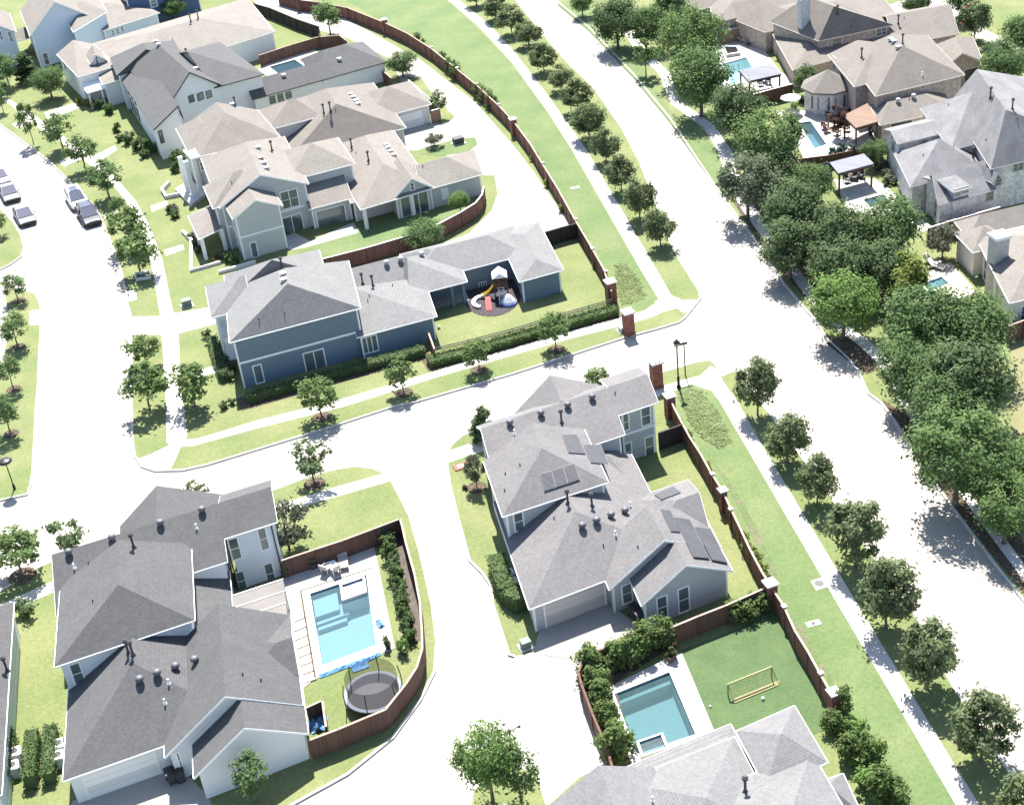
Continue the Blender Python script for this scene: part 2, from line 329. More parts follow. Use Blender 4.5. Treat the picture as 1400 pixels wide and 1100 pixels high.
# ---------------------------------------------------------------- houses
white_trim = mat('white_trim', (.78, .78, .76), .6)
dark_trim = mat('dark_trim', (.05, .05, .055), .5)
tan_trim = mat('tan_trim', (.55, .50, .44), .6)
glass = mat('window_glass', (.07, .09, .09), .06, (.16, .19, .18), .35, 3, 1.0, spec=.6)
door_w = lines_mat('garage_door', (.70, .69, .66), (.45, .44, .42), .53, 2, .06)
def shingle(name, c, c2):
    m = mat(name, c, .93, c2, .5, 8, .8, cells=(5.5, .10), bump=.3, bscale=9)
    nt = m.node_tree; n = nt.nodes; L = nt.links                     # courses: thin darker butt lines following height
    b = [x for x in n if x.type == 'BSDF_PRINCIPLED'][0]; cur = b.inputs['Base Color'].links[0].from_socket
    tc = n.new('ShaderNodeTexCoord'); sp = n.new('ShaderNodeSeparateXYZ'); L.new(tc.outputs['Object'], sp.inputs[0])
    dv = n.new('ShaderNodeMath'); dv.operation = 'MULTIPLY'; dv.inputs[1].default_value = 1/.075; L.new(sp.outputs[2], dv.inputs[0])
    fr = n.new('ShaderNodeMath'); fr.operation = 'FRACT'; L.new(dv.outputs[0], fr.inputs[0])
    mr = n.new('ShaderNodeMapRange'); mr.inputs['To Min'].default_value = .82; mr.inputs['To Max'].default_value = 1.1; L.new(fr.outputs[0], mr.inputs['Value'])
    no = n.new('ShaderNodeTexNoise'); no.inputs['Scale'].default_value = 9; no.inputs['Detail'].default_value = 5; L.new(tc.outputs['Object'], no.inputs['Vector'])
    m2 = n.new('ShaderNodeMapRange'); m2.inputs['From Min'].default_value = .3; m2.inputs['From Max'].default_value = .7; m2.inputs['To Min'].default_value = .90; m2.inputs['To Max'].default_value = 1.10; L.new(no.outputs['Fac'], m2.inputs['Value'])
    mu = n.new('ShaderNodeMath'); mu.operation = 'MULTIPLY'; L.new(mr.outputs[0], mu.inputs[0]); L.new(m2.outputs[0], mu.inputs[1])
    hs = n.new('ShaderNodeHueSaturation'); L.new(cur, hs.inputs['Color']); L.new(mu.outputs[0], hs.inputs['Value']); L.new(hs.outputs[0], b.inputs['Base Color'])
    return m
R_DARK = shingle('shingle_charcoal', (.080, .080, .082), (.090, .090, .092))
R_GREY = shingle('shingle_grey', (.132, .127, .128), (.152, .146, .147))
R_PALE = shingle('shingle_pale_grey', (.152, .152, .152), (.17, .17, .169))
R_LIGHT = shingle('shingle_light', (.140, .140, .142), (.156, .156, .157))
R_TAN = shingle('shingle_tan', (.172, .157, .140), (.196, .180, .162))
R_BROWN = shingle('shingle_brown', (.150, .135, .120), (.172, .156, .140))
R_MIX = shingle('shingle_mixed', (.145, .144, .150), (.205, .202, .205))
W_WHITE = lines_mat('white_siding', (.66, .67, .68), (.64, .65, .66), .21, 2, .12, var=.02)
W_GREY2 = lines_mat('light_grey_siding', (.46, .46, .455), (.42, .42, .415), .19, 2, .14, var=.04)
W_GREY = lines_mat('grey_siding', (.40, .405, .41), (.365, .37, .375), .19, 2, .14, var=.05)
W_BLUE = lines_mat('blue_siding', (.140, .192, .24), (.123, .170, .213), .19, 2, .14, var=.05)
W_GREIGE = lines_mat('greige_siding', (.56, .545, .515), (.52, .505, .475), .19, 2, .14, var=.04)
W_PBLUE = lines_mat('pale_blue_siding', (.50, .57, .66), (.475, .545, .635), .19, 2, .14, var=.03)
W_BRICK = mat('tan_brick', (.40, .335, .295), .9, (.31, .26, .235), 2.5, 6, 1.0, cells=(5, .2))
W_STONE = mat('grey_stone', (.60, .585, .575), .9, (.50, .49, .485), 2, 6, 1.0, cells=(3, .2))
W_CREAM = mat('cream_stucco', (.64, .61, .56), .9, (.58, .55, .51), 1, 5, 1.0)
class House:
    def __init__(s, label, base, azB=98.5, roof=None, wall=None, trim=None, cb=True):
        s.root = thing('house', label, 'house', G(*base)); s.azB = R(azB)
        s.rm, s.wm, s.tm = roof, wall, trim or white_trim
        s.roof, s.wall, s.trim = MB(), MB(), MB(); s.wings = {}; s.cb = cb; s.k = 0; s.pend = []
    def wing(s, nm, L, Rr, ze, ridge='B', d=None, N=None, apex=None, far=None, rise=None, i0=None, i1=None, ra=.5, oh=.35, gab=(0, 0), base=-.05, wall=True, pr=(.22, .47), wmat=0, cb=None, frame=None, back=False):
        """L, Rr: pixels of the near eave corners; ridge along B (depth) or A (width); apex/far: pixels of the ridge ends"""
        s.k += 1; ze = ze+.004*s.k
        if frame: o, ea, eb, w = frame; o = Vector((o.x, o.y, ze))
        else: o = G(*L, ze); r = G(*Rr, ze); w = (r-o).length; ea = (r-o)/w
        if frame: pass
        elif N is not None:
            q = G(*N, ze)-r; dd = q.length; eb = q/dd; d = d or dd
        else: eb = Vector((math.cos(s.azB), math.sin(s.azB), 0))
        if back: o = o-eb*d
        o = o-(ea+eb)*.003*s.k; w += .006*s.k
        det = ea.x*eb.y-ea.y*eb.x
        def loc(p, z):
            q = G(*p, z)-o; return (q.x*eb.y-q.y*eb.x)/det, (ea.x*q.y-ea.y*q.x)/det
        if (ridge == 'B' and gab[0]) and apex is not None: pr = (pr[0], .74)
        def W(a, b, z): return o+ea*a+eb*b+Vector((0, 0, z-ze))
        def scan(fn, half):
            best = (1e9, 0)
            for k in range(0, 101):
                z = ze+half*(pr[0]+(pr[1]-pr[0])*k/100); e = abs(fn(z))
                if e < best[0]: best = (e, z)
            return best[1]-ze
        if ridge == 'B':
            half = w*max(ra, 1-ra)
            if apex is not None:
                if gab[0]:
                    if rise is None: rise = scan(lambda z: P(W(ra*w, 0, z))[1]-apex[1], half)
                    i0 = 0
                else:
                    if rise is None: rise = scan(lambda z: loc(apex, z)[0]-ra*w, half)
                    if i0 is None: i0 = max(.3, loc(apex, ze+rise)[1])
            if rise is None: rise = half*.42
            if far is not None:
                b = loc(far, ze+rise)[1]
                if gab[1]: d = b; i1 = 0
                elif d is None: i1 = w/2; d = b+i1
                else: i1 = max(0, d-b)
            if i0 is None: i0 = 0 if gab[0] else w*min(ra, 1-ra)
            if i1 is None: i1 = 0 if gab[1] else w*min(ra, 1-ra)
            if i0+i1 > d-.1:
                q = (d-.1)/(i0+i1); i0 *= q; i1 *= q
            r0, r1 = (ra*w, i0), (ra*w, d-i1)
        else:
            if d is None:      # equal-inset hip: ridge end at (i, i)
                sgn = 0; best = (1e9, 0, 0)
                for k in range(0, 101):
                    pp = pr[0]+(pr[1]-pr[0])*k/100
                    for bb in [x*.1 for x in range(10, 130)]:
                        z = ze+pp*bb
                        q = P(W(bb if apex is not None else w-bb, bb, z)); t = apex or far
                        e = abs(q[0]-t[0])+abs(q[1]-t[1])+abs(pp-.4)*2
                        if e < best[0]: best = (e, bb, pp)
                d = 2*best[1]; rise = best[1]*best[2] if rise is None else rise
            half = d*max(ra, 1-ra)
            t = apex or far
            if t is not None and rise is None:
                if (apex is not None and gab[0]) or (apex is None and gab[1]):
                    a0 = 0 if apex is not None else w
                    rise = scan(lambda z: P(W(a0, ra*d, z))[1]-t[1], half)
                else: rise = scan(lambda z: loc(t, z)[1]-ra*d, half)
            if rise is None: rise = half*.42
            if i0 is None: i0 = 0 if gab[0] else (max(.3, loc(apex, ze+rise)[0]) if apex is not None else d/2)
            if i1 is None: i1 = 0 if gab[1] else (max(.3, w-loc(far, ze+rise)[0]) if far is not None else d/2)
            if i0+i1 > w-.1:
                q = (w-.1)/(i0+i1); i0 *= q; i1 *= q
            r0, r1 = (i0, ra*d), (w-i1, ra*d)
        zr = ze+rise; T = .16
        c = [(0, 0), (w, 0), (w, d), (0, d)]
        C = [W(a, b, ze) for a, b in c]; R0 = W(*r0, zr); R1 = W(*r1, zr); dn = Vector((0, 0, -T))
        if ridge == 'B':
            faces = [([C[0], C[1], R0], gab[0]), ([C[1], C[2], R1, R0], 0), ([C[2], C[3], R1], gab[1]), ([C[3], C[0], R0, R1], 0)]
            hips = [(C[0], R0), (C[1], R0), (C[2], R1), (C[3], R1)]; hg = [gab[0], gab[0], gab[1], gab[1]]
        else:
            faces = [([C[0], C[1], R1, R0], 0), ([C[1], C[2], R1], gab[1]), ([C[2], C[3], R0, R1], 0), ([C[3], C[0], R0], gab[0])]
            hips = [(C[0], R0), (C[3], R0), (C[1], R1), (C[2], R1)]; hg = [gab[0], gab[0], gab[1], gab[1]]
        for f, g in faces:
            if g: continue
            s.roof.poly(f); s.trim.poly([p+dn for p in f[::-1]])
        for (a, b), g in zip(hips, hg):
            if g:
                s.trim.poly([a, b, b+dn, a+dn])
        for i in range(4):
            g = faces[i][1]
            if not g:
                a, b = C[i], C[(i+1) % 4]; s.trim.poly([a+dn, b+dn, b, a])
                e = (b-a).normalized(); n_ = Vector((e.y, -e.x, 0))            # gutter
                s.trim.pbox(a+Vector((0, 0, -.13)), b-a, n_*.05, Vector((0, 0, .10)))
            else:
                a, b = C[i], C[(i+1) % 4]; top = (R0 if (i in (0, 3)) else R1)
                if ridge == 'A': top = R1 if i == 1 else R0
                e = (b-a).normalized(); n_ = Vector((e.y, -e.x, 0))
                for q in (a, b): s.trim.pbox(q+Vector((0, 0, -.2)), top-q, n_*.03, Vector((0, 0, .17)))
        if wall:
            iw = [(oh, oh), (w-oh, oh), (w-oh, d-oh), (oh, d-oh)]
            zt = ze-.10
            Bp = [W(a, b, base) for a, b in iw]; Tp = [W(a, b, zt) for a, b in iw]
            for i in range(4):
                j = (i+1) % 4; g = faces[i][1]
                if g:
                    if ridge == 'B': ap = W(ra*w, oh if i == 0 else d-oh, zr-T)
                    else: ap = W(w-oh if i == 1 else oh, ra*d, zr-T)
                    s.wall.poly([Bp[i], Bp[j], Tp[j], ap, Tp[i]], wmat)
                else: s.wall.poly([Bp[i], Bp[j], Tp[j], Tp[i]], wmat)
            if s.cb if cb is None else cb:
                for i, (sa, sb) in enumerate(((1, 1), (-1, 1), (-1, -1), (1, -1))):
                    q = W(iw[i][0]-.02*sa, iw[i][1]-.02*sb, base)
                    s.trim.pbox(q, ea*.17*sa, eb*.17*sb, Vector((0, 0, zt-base)))
        s.wings[nm] = dict(o=o, ea=ea, eb=eb, w=w, d=d, ze=ze, zr=zr, W=W, oh=oh, r0=r0, r1=r1, ridge=ridge, faces=faces, base=base)
        return s.wings[nm]
    def crossbar(s, step, left, step_px, far_apex):
        """lengthen the gabled main range `a` to the left with a deeper near eave, and add the hipped front wing behind its ridge"""
        g = s.wings['a']; W = g['W']; hb = g['d']/2; zr = g['zr']; sl = (zr-g['ze'])/hb
        a0 = min(range(-400, 0), key=lambda k: abs(P(W(k*.1, hb, zr))[0]-left[0]))*.1
        db = min(range(0, 60), key=lambda k: abs(P(W(0, -k*.1, g['ze']-sl*k*.1))[1]-step_px[1]))*.1
        z2 = g['ze']-sl*db; o = W(a0, -db, z2)
        s.wing('a2', None, None, z2, 'A', d=g['d']+db+.0, rise=zr-z2-.03, ra=(hb+db)/(g['d']+db), gab=(1, 1), frame=(o, g['ea'], g['eb'], -a0+.02))
        d = g['ea'].x*g['eb'].y-g['ea'].y*g['eb'].x; q = G(*far_apex, zr-.12)-W(0, 0, zr-.12)
        ac, bf = (q.x*g['eb'].y-q.y*g['eb'].x)/d, (g['ea'].x*q.y-g['ea'].y*q.x)/d
        ww = 8.8; zf = zr-.12-3.0
        s.wing('g', None, None, zf, 'B', d=bf-hb-.6+.35, rise=zr-.12-zf-.004*s.k, i0=0, i1=.3, ra=.43, gab=(1, 0), frame=(W(ac-ww*.43, hb+.6, zf), g['ea'], g['eb'], ww))
        return a0, db
    def plane(s, wg, side):
        g = s.wings[wg]; oh = g['oh']; W = g['W']; w, d = g['w'], g['d']
        if side == 'F': return W(0, oh, 0), g['ea'], -g['eb']
        if side == 'R': return W(w-oh, 0, 0), g['eb'], g['ea']
        if side == 'L': return W(oh, d, 0), -g['eb'], -g['ea']
        return W(w, d-oh, 0), -g['ea'], g['eb']
    def onwall(s, wg, side, p):
        o, u, nn = s.plane(wg, side); nrm = Vector((u.y, -u.x, 0)).normalized()
        d = ray(*p); t = (o-CAMP).dot(nrm)/d.dot(nrm); q = CAMP+d*t
        return (q-o).dot(u)/u.dot(u), q.z
    def win(s, wg, side, p0, p1, n=1, name='window', gm=None, fm=None, fw=.12, sash=True, label=None):
        a0, z1 = s.onwall(wg, side, p0); a1, z0 = s.onwall(wg, side, p1)
        s.pend.append((wg, side, min(a0, a1), max(a0, a1), min(z0, z1), max(z0, z1), n, name, gm or glass, fm or s.tm, fw, sash, label))
    def winm(s, wg, side, a0, a1, z0, z1, n=1, name='window', gm=None, fm=None, fw=.12, sash=True, label=None):
        s.pend.append((wg, side, a0, a1, z0, z1, n, name, gm or glass, fm or s.tm, fw, sash, label))
    def belt(s, wg, sides, z, h=.22):
        for sd in sides:
            o, u, _ = s.plane(wg, sd); g = s.wings[wg]; L_ = g['w'] if sd in 'FN' else g['d']; oh = g['oh']
            nrm = Vector((u.y, -u.x, 0)).normalized()
            s.trim.pbox(o+u*oh+Vector((0, 0, z-o.z)), u*(L_-2*oh), nrm*.035, Vector((0, 0, h)))
    def on_roof(s, p, wg=None):
        """point of the roof seen at a pixel: nearest hit of the ray with any roof face"""
        d = ray(*p); best = None
        for k, g in s.wings.items():
            if wg and k != wg: continue
            for f, gb in g['faces']:
                if gb: continue
                n_ = (f[1]-f[0]).cross(f[2]-f[0])
                if abs(n_.dot(d)) < 1e-9: continue
                t = (f[0]-CAMP).dot(n_)/n_.dot(d); q = CAMP+d*t
                ins = True; N_ = len(f)
                for i in range(N_):
                    e = f[(i+1) % N_]-f[i]
                    if e.cross(q-f[i]).dot(n_) < -1e-6*n_.length: ins = False; break
                if ins and (best is None or t < best[0]): best = (t, q, n_.normalized() if n_.z > 0 else -n_.normalized())
        return best
    def vents(s, lst):
        for p, kind in lst:
            h = s.on_roof(p)
            if h: s.pend.append(('vent', h[1], kind))
    def panel(s, quad, rows, cols, wg=None, label=None):
        cen = (sum(q[0] for q in quad)/4, sum(q[1] for q in quad)/4)
        h = s.on_roof(cen, wg)
        if h:
            nn = h[2]; pts = []
            for q in quad: d = ray(*q); pts.append(CAMP+d*((h[1]-CAMP).dot(nn)/d.dot(nn)))
            s.pend.append(('panel', pts, nn, rows, cols, label))
    def done(s):
        s.wo = s.wall.build('wall', s.wm if isinstance(s.wm, list) else [s.wm], s.root) if s.wall.v else None
        ro = s.roof.build('roof', s.rm, s.root)
        s.trim.build('trim', s.tm, s.root)
        for t in s.pend:
            if t[0] == 'vent':
                q, kind = t[1], t[2]; m = MB()
                if kind == 'turbine':
                    m.lathe(q+Vector((0, 0, -.1)), [(.17, 0), (.17, .24), (.25, .29), (.32, .40), (.30, .53), (.20, .63), (.07, .67)], 12)
                    m.build('turbine_vent', vent_dark if s.rm in (R_GREY, R_DARK) else vent_pale, ro, smooth=True)
                elif kind == 'pipe':
                    m.lathe(q+Vector((0, 0, -.1)), [(.07, 0), (.07, .55)], 8); m.lathe(q+Vector((0, 0, .0)), [(.16, -.05), (.09, .1)], 8); m.build('vent_pipe', white_trim, ro)
                elif kind == 'flue':
                    m.lathe(q+Vector((0, 0, -.1)), [(.09, 0), (.09, 1.25)], 8); m.lathe(q+Vector((0, 0, 1.1)), [(.2, 0), (.2, .16), (.05, .28)], 8); m.lathe(q, [(.22, -.05), (.1, .2)], 8); m.build('flue_pipe', dark_trim, ro)
                elif kind == 'box':
                    m.box(q+Vector((0, 0, -.05)), .5, .5, .3, .3); m.box(q+Vector((0, 0, .25)), .62, .62, .05, .3); m.build('box_vent', vent_pale, ro)
                else:
                    m.lathe(q+Vector((0, 0, -.1)), [(.05, 0), (.05, .35)], 6); m.build('vent_pipe', dark_trim, ro)
            elif t[0] == 'panel':
                _, c, nn, rows, cols, lab = t; c = [p+nn*.12 for p in c]
                m = MB(); dn = nn*-.06
                def bl(u, v): return c[0]*(1-u)*(1-v)+c[1]*u*(1-v)+c[2]*u*v+c[3]*(1-u)*v
                for i in range(rows):
                    for j in range(cols):
                        q = [bl((j+.02)/cols, (i+.02)/rows), bl((j+.98)/cols, (i+.02)/rows), bl((j+.98)/cols, (i+.98)/rows), bl((j+.02)/cols, (i+.98)/rows)]
                        m.poly(q if (q[1]-q[0]).cross(q[2]-q[0]).dot(nn) > 0 else q[::-1], 0)
                f = MB(); fr = [p-nn*.012 for p in c]; f.add(fr+[p+dn for p in fr], [(0, 1, 2, 3), (0, 1, 5, 4), (1, 2, 6, 5), (2, 3, 7, 6), (3, 0, 4, 7), (7, 6, 5, 4)])
                for u in (.15, .85):
                    for v in (.2, .8):
                        f.bar(bl(u, v)-nn*.05, bl(u, v)-nn*.2, .05)
                fo = f.build('solar_panel', alu, s.root); m.build('cell_grid', solar_m, fo)
                if lab: fo['label'] = lab
            else:
                wg, sd, a0, a1, z0, z1, n, name, gm, fm, fw, sash, lab = t
                o, u, _ = s.plane(wg, sd); nrm = Vector((u.y, -u.x, 0)).normalized(); up = Vector((0, 0, 1)); o = Vector((o.x, o.y, 0))
                f = MB(); p = MB()
                def bx(mb, b0, b1, c0, c1, dep): mb.pbox(o+u*b0+up*c0-nrm*.03, u*(b1-b0), nrm*(dep+.03), up*(c1-c0))
                bx(f, a0-fw, a1+fw, z1, z1+fw, .06)
                if name != 'garage_door': bx(f, a0-fw, a1+fw, z0-fw, z0, .07)
                bx(f, a0-fw, a0, z0, z1, .05); bx(f, a1, a1+fw, z0, z1, .05)
                for k in range(1, n):
                    x = a0+(a1-a0)*k/n; bx(f, x-fw*.4, x+fw*.4, z0, z1, .045)
                if sash and name == 'window': bx(f, a0, a1, (z0+z1)/2-.03, (z0+z1)/2+.03, .035)
                bx(p, a0, a1, z0, z1, .015)
                fo = f.build(name, fm, s.root); p.build('pane' if gm is glass else 'leaf', gm, fo)
                if lab: fo['label'] = lab
        return s
vent_dark = mat('vent_dark', (.115, .115, .13), .55, metal=.2)
vent_pale = mat('vent_pale', (.42, .42, .42), .5, metal=.2)
alu = mat('aluminium', (.28, .28, .29), .4, metal=.7)
solar_m = lines_mat('solar_cells', (.056, .056, .062), (.13, .13, .138), .3, 'h', .13, .55)
cap_stone_w = mat('terrace_stone', (.55, .54, .52), .85, (.47, .46, .45), 2, 5, .8)
# ---- white house with charcoal roof (near left)
H1 = House('white two-storey house with charcoal roof beside the pool with the round trampoline', (230, 960), 98.5, R_DARK, W_WHITE, cb=False)
H1.wing('a', (306, 736), (379, 713), 5.5, 'A', d=6.1, far=(375, 665), gab=(1, 1))
H1.crossbar((306, 736), (71, 751), (311, 767), (214, 664))
H1.wing('b', (74.3, 911), (266, 847), 5.5, 'B', d=9.5, apex=(161, 799), gab=(0, 1))
H1.wing('c', (86, 1067), (300, 991.5), 2.7, 'A', apex=(193, 901), gab=(0, 0))
H1.wing('c2', (86.5, 1066.5), (330, 981), 2.72, 'B', d=17, apex=(193, 901), rise=H1.wings['c']['zr']-2.70, ra=H1.wings['c']['r0'][0]/max(1, (G(330, 981, 2.72)-G(86.5, 1066.5, 2.72)).length), gab=(0, 1), wall=False)
H1.wing('e', (225, 1034), (414, 963), 2.75, 'B', N=(397, 840), apex=(312, 951), gab=(1, 1))
H1.wing('e2', (265, 1062), (421, 1001.5), 2.6, 'B', d=7.5, apex=(338, 994), gab=(1, 1))
H1.wing('f', (320, 958), (409, 926), 2.8, 'A', N=(397, 840), rise=1.45, ra=.40, gab=(0, 1))
H1.winm('c', 'F', 1.2, 6.1, 0, 2.2, 1, 'garage_door', door_w)
H1.win('a', 'F', (312, 738), (330, 761)); H1.win('a', 'F', (352, 724), (368, 748))
H1.win('a', 'F', (322, 783), (338, 805)); H1.win('a', 'F', (361, 772), (377, 795))
H1.win('b', 'F', (95, 909), (116, 931))
H1.winm('b', 'L', 2, 3.2, 3.6, 5.0); H1.winm('c', 'L', 4, 5, 1, 2.2)
H1.win('e', 'F', (243, 1028), (248, 1050))
_q = H1.wings['a']; _W = _q['W']; 
for a_ in (_q['w']-.55, .1): _t = MB(); _t.bar(_W(a_, .27, 0), _W(a_, .27, 5.3), .09); _t.build('downpipe', dark_trim, H1.root)
H1.vents([((95, 758), 'turbine'), ((154, 738), 'turbine'), ((220, 718), 'turbine'), ((277, 700), 'turbine'), ((192, 932), 'turbine'), ((216, 923), 'turbine'), ((241, 914), 'turbine'), ((267, 905), 'turbine'), ((231, 934), 'pipe'), ((226, 961), 'pipe'), ((102, 776), 'pipe'), ((269, 722), 'pipe'), ((183, 748), 'flue'), ((176, 893), 'flue'), ((182, 895), 'flue'), ((332, 922), 'p'), ((127, 822), 'p'), ((121, 770), 'p'), ((357, 930), 'p')])
H1.done()
# ---- grey house with solar panels
H2 = House('grey house with mottled grey roof and solar panels at the corner of the avenue', (820, 720), 98, R_GREY, W_GREY)
H2.wing('a', (845, 567.5), (900, 549.3), 5.3, 'A', d=6.1, far=(886.4, 511.4), gab=(1, 1))
H2.crossbar((845, 567.5), (656.5, 581), (857, 593.5), (752, 513))
H2.wing('b', (687, 705.7), (832, 658.3), 5.3, 'B', d=8.0, apex=(746, 611.4), gab=(0, 1))
H2.wing('b2', (815, 652), (872, 671), 2.9, 'A', d=6, N=(856, 635), rise=.9, gab=(0, 0))
H2.wing('c', (723.6, 832), (905, 763), 2.7, 'A', apex=(793.5, 696), gab=(0, 0))
H2.wing('c2', (724, 831.7), (930, 754), 2.72, 'B', d=14, apex=(793.5, 696), rise=H2.wings['c']['zr']-2.70, ra=H2.wings['c']['r0'][0]/max(1, (G(930, 754, 2.72)-G(724, 831.7, 2.72)).length), gab=(0, 1), wall=False)
H2.wing('e', (833, 805), (985, 747), 2.7, 'B', N=(960, 700), apex=(907, 737.5), gab=(1, 1))
H2.wing('e2', (877, 827), (1000.7, 778.6), 2.62, 'B', d=5.5, apex=(936.4, 771), gab=(1, 1))
H2.wing('f', (885, 752), (969, 722), 2.75, 'A', N=(940, 655), rise=1.5, ra=.42, gab=(0, 1))
H2.winm('c', 'F', 1.3, 6.3, 0, 2.25, 1, 'garage_door', lines_mat('beige_door', (.50, .46, .42), (.36, .33, .30), .53, 2, .06))
H2.win('e', 'F', (850.5, 801), (864, 820)); H2.win('e2', 'F', (898.5, 818), (912, 841)); H2.win('e2', 'F', (927.5, 806), (942, 832))
H2.win('a', 'F', (852, 567), (859.5, 586)); H2.win('a', 'F', (876.5, 558.5), (889, 578)); H2.win('a', 'F', (854.5, 607), (863.5, 628)); H2.win('a', 'F', (882, 599), (894, 621))
H2.belt('a', 'FR', 2.75); H2.win('b', 'F', (702.5, 703), (716, 722))
H2.winm('a', 'R', 2, 3, 3.5, 4.9); H2.winm('e2', 'R', 2, 3, 1, 2.2)
H2.vents([((697.5, 581), 'turbine'), ((740, 568), 'turbine'), ((776.5, 557), 'turbine'), ((810, 546), 'turbine'), ((796.5, 722), 'turbine'), ((816, 714.5), 'turbine'), ((836, 707), 'turbine'), ((855, 701), 'turbine'), ((703.5, 593), 'pipe'), ((862, 692), 'pipe'), ((841.5, 731), 'pipe'), ((768, 578), 'flue'), ((776.5, 688), 'flue'), ((809.5, 692), 'flue'), ((711, 636), 'p'), ((691, 648), 'p'), ((757.5, 709), 'p'), ((825, 746), 'p'), ((872, 748), 'p'), ((690, 671), 'p'), ((841, 538), 'p')])
H2.panel([(738, 649), (785, 634), (792.5, 656), (744, 672)], 1, 3)
H2.panel([(768, 595), (788, 594.5), (800, 621), (777, 619.5)], 1, 1); H2.panel([(797.5, 609), (821, 608.5), (831, 635), (807.5, 633)], 1, 1)
H2.panel([(895, 677.5), (921, 666), (931, 674), (905, 684)], 1, 2)
H2.panel([(903, 697), (915.5, 699), (929.5, 728), (917, 727)], 2, 1); H2.panel([(921.5, 708), (942, 711), (969.5, 764), (948, 762)], 3, 1); H2.panel([(949.5, 721), (970, 724), (994, 770), (973, 766)], 3, 1)
H2.done()
# ---- blue house
H3 = House('long navy blue house with pale grey roof beside the playground lawn', (450, 450), 98, R_PALE, W_BLUE)
H3.wing('a', (313.6, 468), (493, 420.7), 5.6, 'B', d=11, apex=(392, 388), i1=4.5)
H3.wing('a2', (312, 411), (446, 374), 5.5, 'B', N=(436, 341), rise=H3.wings['a']['zr']-5.6, i0=.1, far=(378, 358))
H3.wing('a3', (288.6, 434), (345, 420), 5.5, 'A', N=(335, 378), rise=1.9, gab=(0, 1), wall=False)
H3.wing('b', (488, 461), (597, 432), 2.75, 'B', d=9, apex=(494, 388), ra=.08, i1=2, rise=1.9)
H3.wing('c', (560, 405), (638.6, 384.5), 2.7, 'B', d=8.5, apex=(566, 352), ra=.12, i1=3, rise=1.7, wall=False)
H3.wing('cw', (440, 414), (628, 364), 2.6, 'A', N=(617, 331), rise=1.5)
H3.wing('d', (560, 388), (722, 347), 2.65, 'A', d=7.5, rise=1.5, gab=(0, 0))
H3.wing('e', (710, 385), (770, 368.6), 2.7, 'B', N=(735.7, 302.9), apex=(733, 354), far=(717, 320.7))
H3.belt('a', 'FLR', 2.75)
H3.win('a', 'F', (346, 501), (361, 521), sash=False); H3.win('a', 'F', (415, 484), (446, 502), 2, sash=False)
H3.win('b', 'F', (494, 463), (517, 478), 3, sash=False)
H3.win('d', 'F', (655, 387), (666, 398), 3, fw=.06, sash=False); H3.winm('a', 'L', 2, 3.4, 3.4, 5.0); H3.winm('a', 'L', 6, 7.4, 3.4, 5.0); H3.winm('a', 'L', 4, 5.2, .2, 2.3, 1, 'door', mat('front_door', (.10, .05, .03), .5))
H3.vents([((529, 362), 'turbine'), ((548, 357), 'turbine'), ((577, 350), 'turbine'), ((388, 384), 'box'), ((387, 376), 'box'), ((496, 388), 'flue'), ((510, 391), 'flue'), ((386, 367), 'flue'), ((505, 405), 'p'), ((503, 412), 'p'), ((537, 391), 'p'), ((389, 430), 'p'), ((354, 437), 'p')])
_g = H3.wings['a3']; _w = _g['W']; pm = MB()                         # white two-storey porch under the left roof
for a_, b_ in ((.5, .4), (.5, 3.4), (.5, 6.3), (3.2, .4)): qm = MB(); qm.box(_w(a_, b_, 0), .26, .26, 5.3, .3); qm.build('porch_post', white_trim, H3.root)
pm.pbox(_w(.3, .2, 2.6), _g['ea']*4, _g['eb']*6.2, Vector((0, 0, .25))); pm.pbox(_w(.3, .2, -.1), _g['ea']*4, _g['eb']*6.2, Vector((0, 0, .3)))
for k in range(16): pm.bar(_w(.5, .5+.36*k, 2.85), _w(.5, .5+.36*k, 3.75), .05)
pm.bar(_w(.5, .4, 3.78), _w(.5, 6.3, 3.78), .08); pm.bar(_w(.5, .4, 3.78), _w(3.2, .4, 3.78), .08)
for k in range(8): pm.bar(_w(.6+.34*k, .4, 2.85), _w(.6+.34*k, .4, 3.75), .05)
pm.build('porch', white_trim, H3.root)
_g = H3.wings['c']; _w = _g['W']; pm = MB()
for a_ in (4.6, _g['w']-.5): pm = MB(); pm.box(_w(a_, .45, 0), .35, .35, 2.6, .3); pm.build('patio_post', mat('blue_post', (.12, .16, .21), .6), H3.root)
flat('patio', px([(588, 424), (642, 410), (634, 392), (590, 404)]), .03, mat('patio_grey', (.30, .29, .28), .9))  # patio slab in plain deck grey
H3.done()
# ---- grey house with tan roof and curved yard fence
H4 = House('grey house with tan gabled roofs behind the curved red wood yard fence', (440, 270), 104, R_TAN, W_GREY2)
H4.wing('m', (300, 284.5), (422, 250.7), 5.6, 'B', apex=(361.4, 238.6), far=(336, 194), gab=(1, 0))
H4.wing('g1', (318, 299.5), (386.6, 280.7), 5.5, 'B', N=(372, 258), apex=(351, 273), gab=(1, 1))
H4.wing('l', (291, 285), (345, 270), 5.5, 'A', N=(330, 240), rise=2.2, gab=(0, 1))
H4.wing('e', (395, 247), (485, 223.5), 5.5, 'A', N=(462, 187.5), far=(418, 197))
H4.wing('p', (422, 286), (482, 270.5), 2.8, 'A', d=8, rise=1.6, gab=(1, 1))
H4.wing('mm', (493, 286.4), (593, 256.5), 2.85, 'B', apex=(536, 220), far=(517, 180), i1=4, wall=False)
H4.wing('mw', (480, 277), (585, 248), 2.7, 'A', d=9, rise=1.0)
H4.wing('w', (538, 272), (593.5, 256.4), 2.8, 'B', d=7, apex=(563, 241.4), gab=(1, 1))
H4.wing('k', (575, 261.5), (660, 238), 2.7, 'A', N=(648, 204), rise=1.7, gab=(1, 0))
